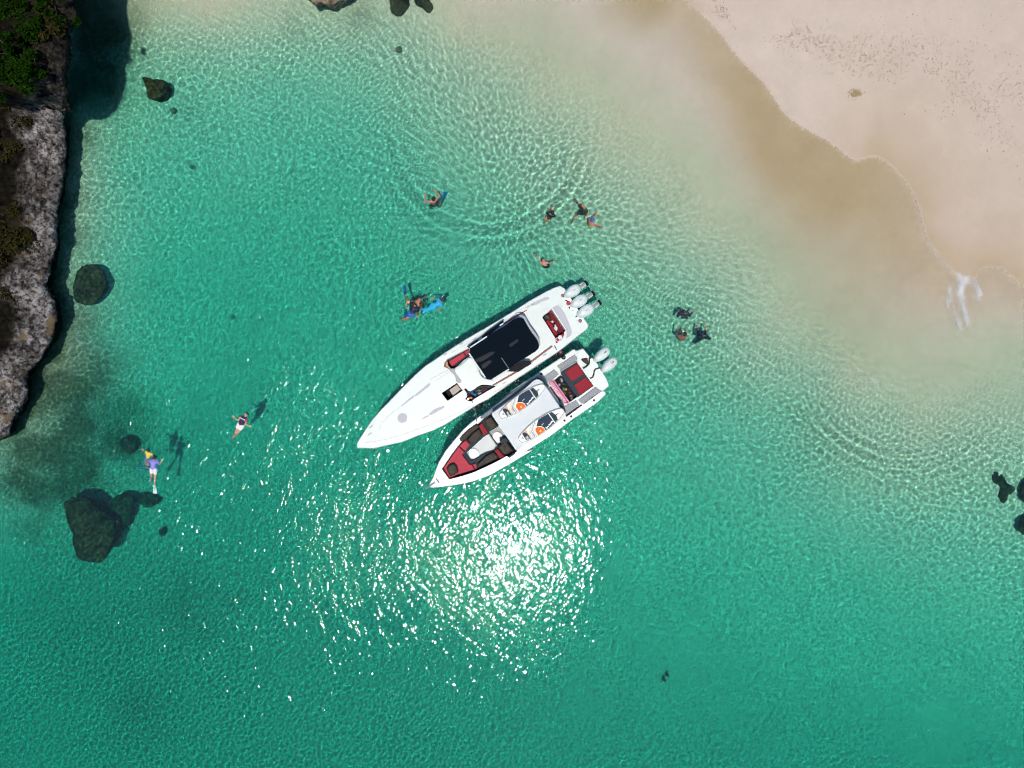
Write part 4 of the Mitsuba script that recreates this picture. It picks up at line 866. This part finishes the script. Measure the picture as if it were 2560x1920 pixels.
def person(label, skin, hair, head, chest, pelvis, arms, legs, look=None, top=None, bottom=None, shoulder=None, sc=1.0, sleeves=None, capm=None, fins=None, vest=None, tall=None, suit_legs=None):
    sc *= .93
    """joints given as (u, v, z) survey points; arms and legs as ((joint, end), (joint, end)), left then right"""
    J = lambda q: at(*q)
    hd, ch, pv = J(head), J(chest), J(pelvis)
    spine = (ch - pv); spine /= np.linalg.norm(spine)
    aL, aR = [tuple(J(q) for q in a) for a in arms]; lL, lR = [tuple(J(q) for q in a) for a in legs]
    if shoulder is None:
        sh = aL[0] - aR[0]; sh -= spine * (sh @ spine); sh = sh / (np.linalg.norm(sh) + 1e-9)
    else:
        g = math.radians(shoulder); sh = np.array([math.cos(g), math.sin(g), 0]); sh -= spine * (sh @ spine); sh /= np.linalg.norm(sh)
    fwd = np.cross(sh, spine) if look is None else np.array(look, float); fwd /= np.linalg.norm(fwd)
    def reach(root, q, l1, l2):      # keep human limb lengths
        a, b = q; a = root + (a - root) / (np.linalg.norm(a - root) + 1e-9) * l1; b = a + (b - a) / (np.linalg.norm(b - a) + 1e-9) * l2; return a, b
    sL, sR = ch + sh * .175 * sc + spine * .06 * sc, ch - sh * .175 * sc + spine * .06 * sc
    hL, hR = pv + sh * .095 * sc, pv - sh * .095 * sc
    aL, aR = reach(sL, aL, .28 * sc, .25 * sc), reach(sR, aR, .28 * sc, .25 * sc)
    lL, lR = reach(hL, lL, .41 * sc, .41 * sc), reach(hR, lR, .41 * sc, .41 * sc)
    nk = ch + spine * .15 * sc; hdir = hd - nk; hd = nk + hdir / (np.linalg.norm(hdir) + 1e-9) * .17 * sc; hdv = (hd - nk) / np.linalg.norm(hd - nk)
    k = thing('person', label, 'person')
    B = [bone(pv, .125 * sc, pv + spine * .16 * sc, .115 * sc), bone(pv + spine * .16 * sc, .115 * sc, ch, .135 * sc), m3.Manifold.batch_hull([ball(ch, .13 * sc), ball(sL, .065 * sc), ball(sR, .065 * sc)]),
         m3.Manifold.batch_hull([ball(hL, .10 * sc), ball(hR, .10 * sc), ball(pv, .11 * sc)]), bone(ch + spine * .08 * sc, .075 * sc, nk, .055 * sc), bone(nk, .055 * sc, hd, .06 * sc)]
    for s_, q in ((sL, aL), (sR, aR)): B += [bone(s_, .058 * sc, q[0], .043 * sc), bone(q[0], .043 * sc, q[1], .029 * sc)]
    for s_, q in ((hL, lL), (hR, lR)):
        d = q[1] - q[0]; d /= np.linalg.norm(d); ft = q[1] + (d * .10 + fwd * .09) * sc
        B += [bone(s_, .092 * sc, q[0], .058 * sc), bone(q[0], .058 * sc, q[1], .036 * sc), bone(q[1], .038 * sc, ft, .026 * sc)]
    face = np.cross(sh, hdv); face = face if look is None else fwd - hdv * (fwd @ hdv); face /= np.linalg.norm(face) + 1e-9
    ear = np.cross(hdv, face)
    skull = m3.Manifold.batch_hull([ball(hd + hdv * .03 * sc, .098 * sc), ball(hd - hdv * .075 * sc + face * .035 * sc, .055 * sc), ball(hd + face * .02 * sc, .088 * sc)])
    B += [skull, bone(hd + face * .10 * sc + hdv * .005, .014 * sc, hd + face * .118 * sc - hdv * .025 * sc, .016 * sc, 8), ball(hd + ear * .092 * sc - hdv * .01, (.02 * sc,) * 3, 8), ball(hd - ear * .092 * sc - hdv * .01, (.02 * sc,) * 3, 8)]
    body = m3.Manifold.batch_boolean(B, m3.OpType.Add).refine_to_length(.045)
    t = tm(body); t.merge_vertices(); trimesh.smoothing.filter_taubin(t, iterations=8)
    hands = []
    for q, s_ in ((aL, 1), (aR, -1)):
        hands.append(tm(hand(q[1], q[1] - q[0], s_, np.array([0, 0, 1.0]) if abs((q[1] - q[0])[2]) < .2 else fwd)))
    obj('body', trimesh.util.concatenate([t] + hands), skin, k, smooth=True)
    obj('eyes', trimesh.util.concatenate([tm(ball(hd + face * .093 * sc + ear * s_ * .034 * sc + hdv * .01, .012 * sc, 8)) for s_ in (1, -1)]), 'hair_dark', k)
    obj('mouth', tm(bone(hd + face * .092 * sc - hdv * .058 * sc + ear * .02 * sc, .007, hd + face * .092 * sc - hdv * .058 * sc - ear * .02 * sc, .007, 6)), 'red_dark', k)
    hr = m3.Manifold.batch_hull([ball(hd + hdv * .042 * sc - face * .012 * sc, .104 * sc), ball(hd - face * .045 * sc - hdv * .01, .088 * sc)])
    obj('cap' if capm else 'hair', tm(hr), capm or hair, k, smooth=True)
    if tall: obj('long_hair', tm(m3.Manifold.batch_hull([ball(hd - face * .05, .085 * sc), ball(hd - face * .09 - hdv * .16, .06 * sc), ball(nk - face * .09 - hdv * .1, .045 * sc)])), hair, k, smooth=True)
    def shell(parts, nm, m_): 
        t_ = tm(m3.Manifold.batch_boolean(parts, m3.OpType.Add).refine_to_length(.06)); t_.merge_vertices(); trimesh.smoothing.filter_taubin(t_, iterations=6); obj(nm, t_, m_, k, smooth=True)
    g = .018
    if top:
        P = [bone(pv + spine * .05, .125 * sc + g, pv + spine * .16 * sc, .118 * sc + g), bone(pv + spine * .16 * sc, .118 * sc + g, ch, .136 * sc + g), m3.Manifold.batch_hull([ball(ch, .13 * sc + g), ball(sL, .066 * sc + g), ball(sR, .066 * sc + g)])]
        for s_, q in ((sL, aL), (sR, aR)):
            if sleeves: P.append(bone(s_, .06 * sc + g, s_ + (q[0] - s_) * min(sleeves, 1), .046 * sc + g))
            if sleeves and sleeves > 1: P.append(bone(q[0], .046 * sc + g, q[1] - (q[1] - q[0]) * .1, .034 * sc + g))
        shell(P, 'shirt', top)
    if bottom:
        P = [m3.Manifold.batch_hull([ball(hL, .102 * sc + g), ball(hR, .102 * sc + g), ball(pv + spine * .04, .118 * sc + g)])]
        for s_, q in ((hL, lL), (hR, lR)):
            P.append(bone(s_, .094 * sc + g, s_ + (q[0] - s_) * (1 if suit_legs else .45), (.062 if suit_legs else .082) * sc + g))
            if suit_legs: P.append(bone(q[0], .062 * sc + g, q[0] + (q[1] - q[0]) * .85, .042 * sc + g))
        shell(P, 'shorts' if not suit_legs else 'leggings', bottom)
    if vest:
        shell([bone(pv + spine * .10, .135 * sc + g, ch + spine * .04, .145 * sc + g)], 'life_vest', vest)
        obj('vest_strap', tm(m3.Manifold.batch_hull([ball(ch + spine * .06 + fwd * .15 + sh * s_ * .14, .022, 8) for s_ in (1, -1)])), 'white_cloth', k, smooth=True)
    if fins:
        for (q, m_) in zip((lL, lR), fins):
            if not m_: continue
            d = q[1] - q[0]; d /= np.linalg.norm(d); d = d * .9 + fwd * .25; d /= np.linalg.norm(d); s_ = np.cross(d, fwd); s_ /= np.linalg.norm(s_) + 1e-9; e = np.cross(s_, d)
            f0 = q[1] + d * .02
            ring = lambda x, w, h: [f0 + d * x + s_ * w + e * h, f0 + d * x - s_ * w + e * h, f0 + d * x - s_ * w - e * h, f0 + d * x + s_ * w - e * h]
            obj('fin', loft([ring(0, .05, .045), ring(.16, .06, .03), ring(.20, .075, .012), ring(.50, .11, .006)]), m_, k)
    return k, dict(hd=hd, hdv=hdv, face=face, ear=ear, ch=ch, pv=pv)

def snorkel(info, k, m_):
    hd, hdv, face, ear = (info[n] for n in ('hd', 'hdv', 'face', 'ear'))
    obj('mask', tm(m3.Manifold.batch_hull([ball(hd + face * .095 + ear * s * .05 + hdv * .015, .035, 10) for s in (1, -1)])), 'wet_black', k, smooth=True)
    obj('snorkel', tube(bspline([hd + face * .10 - hdv * .06, hd + face * .06 - hdv * .06 + ear * .11, hd + ear * .12 + hdv * .05, hd + ear * .11 + hdv * .22 - face * .05], 12), .014, 6), m_, k, smooth=True)

S_ = lambda c, t: [tuple(q) for q in px(c, t)]
CROP['P1'] = (1040, 450, 80/1475); CROP['P2'] = (1340, 480, 180/2212); CROP['P5'] = (1320, 620, 80/2212); CROP['P6'] = (1670, 750, 140/1936)
CROP['P9'] = (990, 730, 140/2212); CROP['PB'] = (560, 1010, 100/1659); CROP['PC'] = (330, 1100, 120/1422)
def jp(c, x, y, z): return tuple(px(c, f'{x} {y}')[0]) + (z,)

person('tanned man treading water with both arms raised, blue fins on his feet', 'skin_tan', 'hair_dark', jp('P1', 800, 850, .32), jp('P1', 800, 970, .02), jp('P1', 850, 1090, -.45),
       ((jp('P1', 430, 960, .06), jp('P1', 430, 740, .08)), (jp('P1', 1090, 720, .05), jp('P1', 850, 450, .08))), ((jp('P1', 640, 1200, -.75), jp('P1', 660, 1300, -1.1)), (jp('P1', 1000, 1180, -.7), jp('P1', 1180, 980, -.9))), look=(0, .8, .4), bottom='green_suit', fins=('fin_blue', 'fin_blue'))
person('crouching swimmer in a black suit left of the pair near the beach', 'skin_tan', 'hair_dark', jp('P2', 500, 640, .28), jp('P2', 465, 700, .05), jp('P2', 400, 780, -.25),
       ((jp('P2', 560, 700, -.1), jp('P2', 520, 560, -.15)), (jp('P2', 420, 640, -.1), jp('P2', 470, 530, -.1))), ((jp('P2', 340, 830, -.4), jp('P2', 370, 900, -.75)), (jp('P2', 330, 800, -.3), jp('P2', 300, 860, -.7))), look=(.3, .9, .2), top='wet_black')
person('dark haired swimmer in a dark green suit trailing both legs, beside the blue cap', 'skin_tan', 'hair_dark', jp('P2', 1430, 440, .22), jp('P2', 1470, 530, .06), jp('P2', 1420, 620, -.2),
       ((jp('P2', 1340, 370, -.02), jp('P2', 1240, 270, -.15)), (jp('P2', 1580, 600, -.05), jp('P2', 1550, 720, -.1))), ((jp('P2', 1250, 700, -.4), jp('P2', 1110, 900, -.65)), (jp('P2', 1300, 640, -.35), jp('P2', 1180, 820, -.6))), look=(.2, .6, .5), top='green_suit', bottom='green_suit')
person('swimmer with a blue cap and reddish skin, arms spread, nearest the beach', 'skin_red', 'hair_brown', jp('P2', 1740, 850, .38), jp('P2', 1690, 930, .08), jp('P2', 1670, 980, -.4),
       ((jp('P2', 1730, 790, .0), jp('P2', 1830, 700, -.05)), (jp('P2', 1830, 1010, .0), jp('P2', 1970, 1060, -.05))), ((jp('P2', 1640, 1000, -.7), jp('P2', 1560, 1060, -.95)), (jp('P2', 1700, 1040, -.7), jp('P2', 1640, 1080, -1.0))), look=(.8, .3, .3), bottom='yellow', capm='shirt_blue')
person('pale swimmer with black suit straps and spread arms, nearest the stern of the longer boat', 'skin_pale', 'hair_brown', jp('P5', 1080, 900, .05), jp('P5', 1150, 1080, .04), jp('P5', 1260, 1230, -.1),
       ((jp('P5', 760, 840, -.05), jp('P5', 530, 520, -.1)), (jp('P5', 1500, 1080, -.12), jp('P5', 1780, 920, -.2))), ((jp('P5', 1380, 1340, -.5), jp('P5', 1480, 1300, -.9)), (jp('P5', 1300, 1340, -.5), jp('P5', 1350, 1350, -.95))), look=(0, .6, -.5), bottom='wet_black')
person('figure in an all black suit, uppermost of the three on the right', 'skin_brown', 'wet_black', jp('P6', 560, 410, .35), jp('P6', 570, 450, .05), jp('P6', 560, 500, -.45),
       ((jp('P6', 400, 500, .02), jp('P6', 360, 440, -.05)), (jp('P6', 730, 520, .02), jp('P6', 810, 470, .02))), ((jp('P6', 620, 600, -.7), jp('P6', 700, 620, -1.0)), (jp('P6', 540, 580, -.7), jp('P6', 560, 620, -1.1))), look=(.2, -.8, .2), top='wet_navy', bottom='wet_black', sleeves=1.5, suit_legs=True)
person('brown skinned swimmer seen from behind, lower left of the three on the right', 'skin_brown', 'hair_dark', jp('P6', 550, 1190, .30), jp('P6', 480, 1270, .10), jp('P6', 470, 1340, -.35),
       ((jp('P6', 330, 1210, .0), jp('P6', 320, 1110, -.05)), (jp('P6', 620, 1260, -.02), jp('P6', 600, 1140, -.05))), ((jp('P6', 390, 1350, -.6), jp('P6', 340, 1330, -.95)), (jp('P6', 500, 1380, -.6), jp('P6', 520, 1420, -1.0))), look=(.2, .9, .1), fins=('fin_blue', None))
k_, inf_ = person('person in a black wetsuit with blue mask strap and fins, lower right of the three', 'skin_tan', 'wet_navy', jp('P6', 1180, 1190, .30), jp('P6', 1180, 1240, .05), jp('P6', 1190, 1290, -.35),
       ((jp('P6', 1040, 1080, .0), jp('P6', 1030, 900, -.15)), (jp('P6', 1290, 1050, .0), jp('P6', 1270, 890, -.15))), ((jp('P6', 1060, 1360, -.45), jp('P6', 1030, 1420, -.55)), (jp('P6', 1330, 1300, -.4), jp('P6', 1420, 1310, -.5))), look=(0, .9, .2), top='wet_black', bottom='wet_black', sleeves=1.0, suit_legs=True, fins=('fin_blue', 'fin_blue'))
snorkel(inf_, k_, 'shirt_blue')
person('swimmer in a navy and blue shirt, bare legs trailing, left of the cyan snorkeller', 'skin_tan', 'hair_dark', jp('P9', 670, 500, .14), jp('P9', 710, 660, .06), jp('P9', 620, 860, -.02),
       ((jp('P9', 860, 720, -.05), jp('P9', 850, 860, -.12)), (jp('P9', 590, 640, -.05), jp('P9', 560, 790, -.12))), ((jp('P9', 500, 1010, -.12), jp('P9', 330, 1110, -.3)), (jp('P9', 470, 980, -.12), jp('P9', 280, 1040, -.3))), look=(.1, .5, -.8), top='wet_navy', bottom='shirt_blue', sleeves=.9)
person('low swimmer with blue fins, half hidden behind the navy shirted swimmer', 'skin_tan', 'hair_brown', jp('P9', 1000, 450, .08), jp('P9', 880, 400, -.05), jp('P9', 740, 380, -.12),
       ((jp('P9', 970, 560, -.2), jp('P9', 970, 690, -.3)), (jp('P9', 950, 320, -.2), jp('P9', 1030, 280, -.3))), ((jp('P9', 600, 410, -.14), jp('P9', 440, 390, -.16)), (jp('P9', 590, 370, -.14), jp('P9', 440, 320, -.16))), look=(.5, 0, -.8), bottom='green_suit', fins=('fin_blue', 'fin_blue'))
k_, inf_ = person('snorkeller in a bright cyan top with violet sleeves', 'skin_tan', 'wet_navy', jp('P9', 1830, 340, .14), jp('P9', 1700, 440, .08), jp('P9', 1480, 560, .04),
       ((jp('P9', 1660, 290, -.05), jp('P9', 1560, 270, -.12)), (jp('P9', 1810, 520, -.05), jp('P9', 1760, 600, -.12))), ((jp('P9', 1330, 640, -.02), jp('P9', 1190, 710, -.08)), (jp('P9', 1300, 660, -.02), jp('P9', 1160, 740, -.08))), look=(.5, .3, -.8), top='shirt_cyan', bottom='shirt_cyan', suit_legs=True)
snorkel(inf_, k_, 'white_cloth')
obj('sleeve', tm(bone(at(*jp('P9', 1690, 350, .06)), .075, at(*jp('P9', 1600, 280, -.04)), .055)), 'shirt_purple', k_, smooth=True); obj('sleeve', tm(bone(at(*jp('P9', 1770, 470, .06)), .075, at(*jp('P9', 1800, 560, -.04)), .055)), 'shirt_purple', k_, smooth=True)
person('woman floating on her back in a black life vest and pale shorts', 'skin_pale', 'hair_dark', jp('PB', 920, 450, .10), jp('PB', 800, 640, .06), jp('PB', 690, 880, .02),
       ((jp('PB', 850, 860, -.03), jp('PB', 1010, 890, -.02)), (jp('PB', 570, 690, -.02), jp('PB', 330, 500, -.04))), ((jp('PB', 620, 1120, .0), jp('PB', 430, 1340, -.12)), (jp('PB', 520, 1100, .0), jp('PB', 380, 1350, -.12))), look=(-.1, -.1, 1), shoulder=-28, top='pink', bottom='white_cloth', vest='wet_navy', tall=True)
person('child in a yellow shirt and blue shorts beside the purple shirted swimmer', 'skin_pale', 'hair_dark', jp('PC', 500, 310, .16), jp('PC', 495, 410, .05), jp('PC', 470, 540, -.05),
       ((jp('PC', 590, 440, -.05), jp('PC', 610, 560, -.08)), (jp('PC', 420, 390, -.05), jp('PC', 380, 360, -.08))), ((jp('PC', 490, 640, -.12), jp('PC', 490, 760, -.2)), (jp('PC', 410, 630, -.12), jp('PC', 420, 760, -.2))), look=(0, .4, -.6), top='yellow', bottom='shirt_blue', sleeves=.8, sc=.80)
k_, inf_ = person('snorkeller in a purple shirt and white shorts holding a blue foam noodle', 'skin_pale', 'hair_dark', jp('PC', 660, 520, .16), jp('PC', 640, 660, .08), jp('PC', 640, 880, .03),
       ((jp('PC', 780, 680, -.02), jp('PC', 860, 650, -.05)), (jp('PC', 540, 620, -.02), jp('PC', 480, 600, .0))), ((jp('PC', 690, 1080, -.03), jp('PC', 670, 1330, -.08)), (jp('PC', 580, 1060, -.15), jp('PC', 530, 1220, -.5))), look=(0, .35, -.85), top='shirt_purple', bottom='white_cloth', sleeves=.9, fins=('white_cloth', 'gelcoat_grey'))
snorkel(inf_, k_, 'rope_pale')
tag(obj('foam_noodle', tube(bspline([at(*jp('PC', 160, 810, .03)), at(*jp('PC', 400, 820, .04)), at(*jp('PC', 620, 830, -.02)), at(*jp('PC', 780, 840, -.03))], 16), .04, 9), 'fin_blue', smooth=40), 'long blue foam noodle under the purple shirted snorkeller', 'foam noodle')
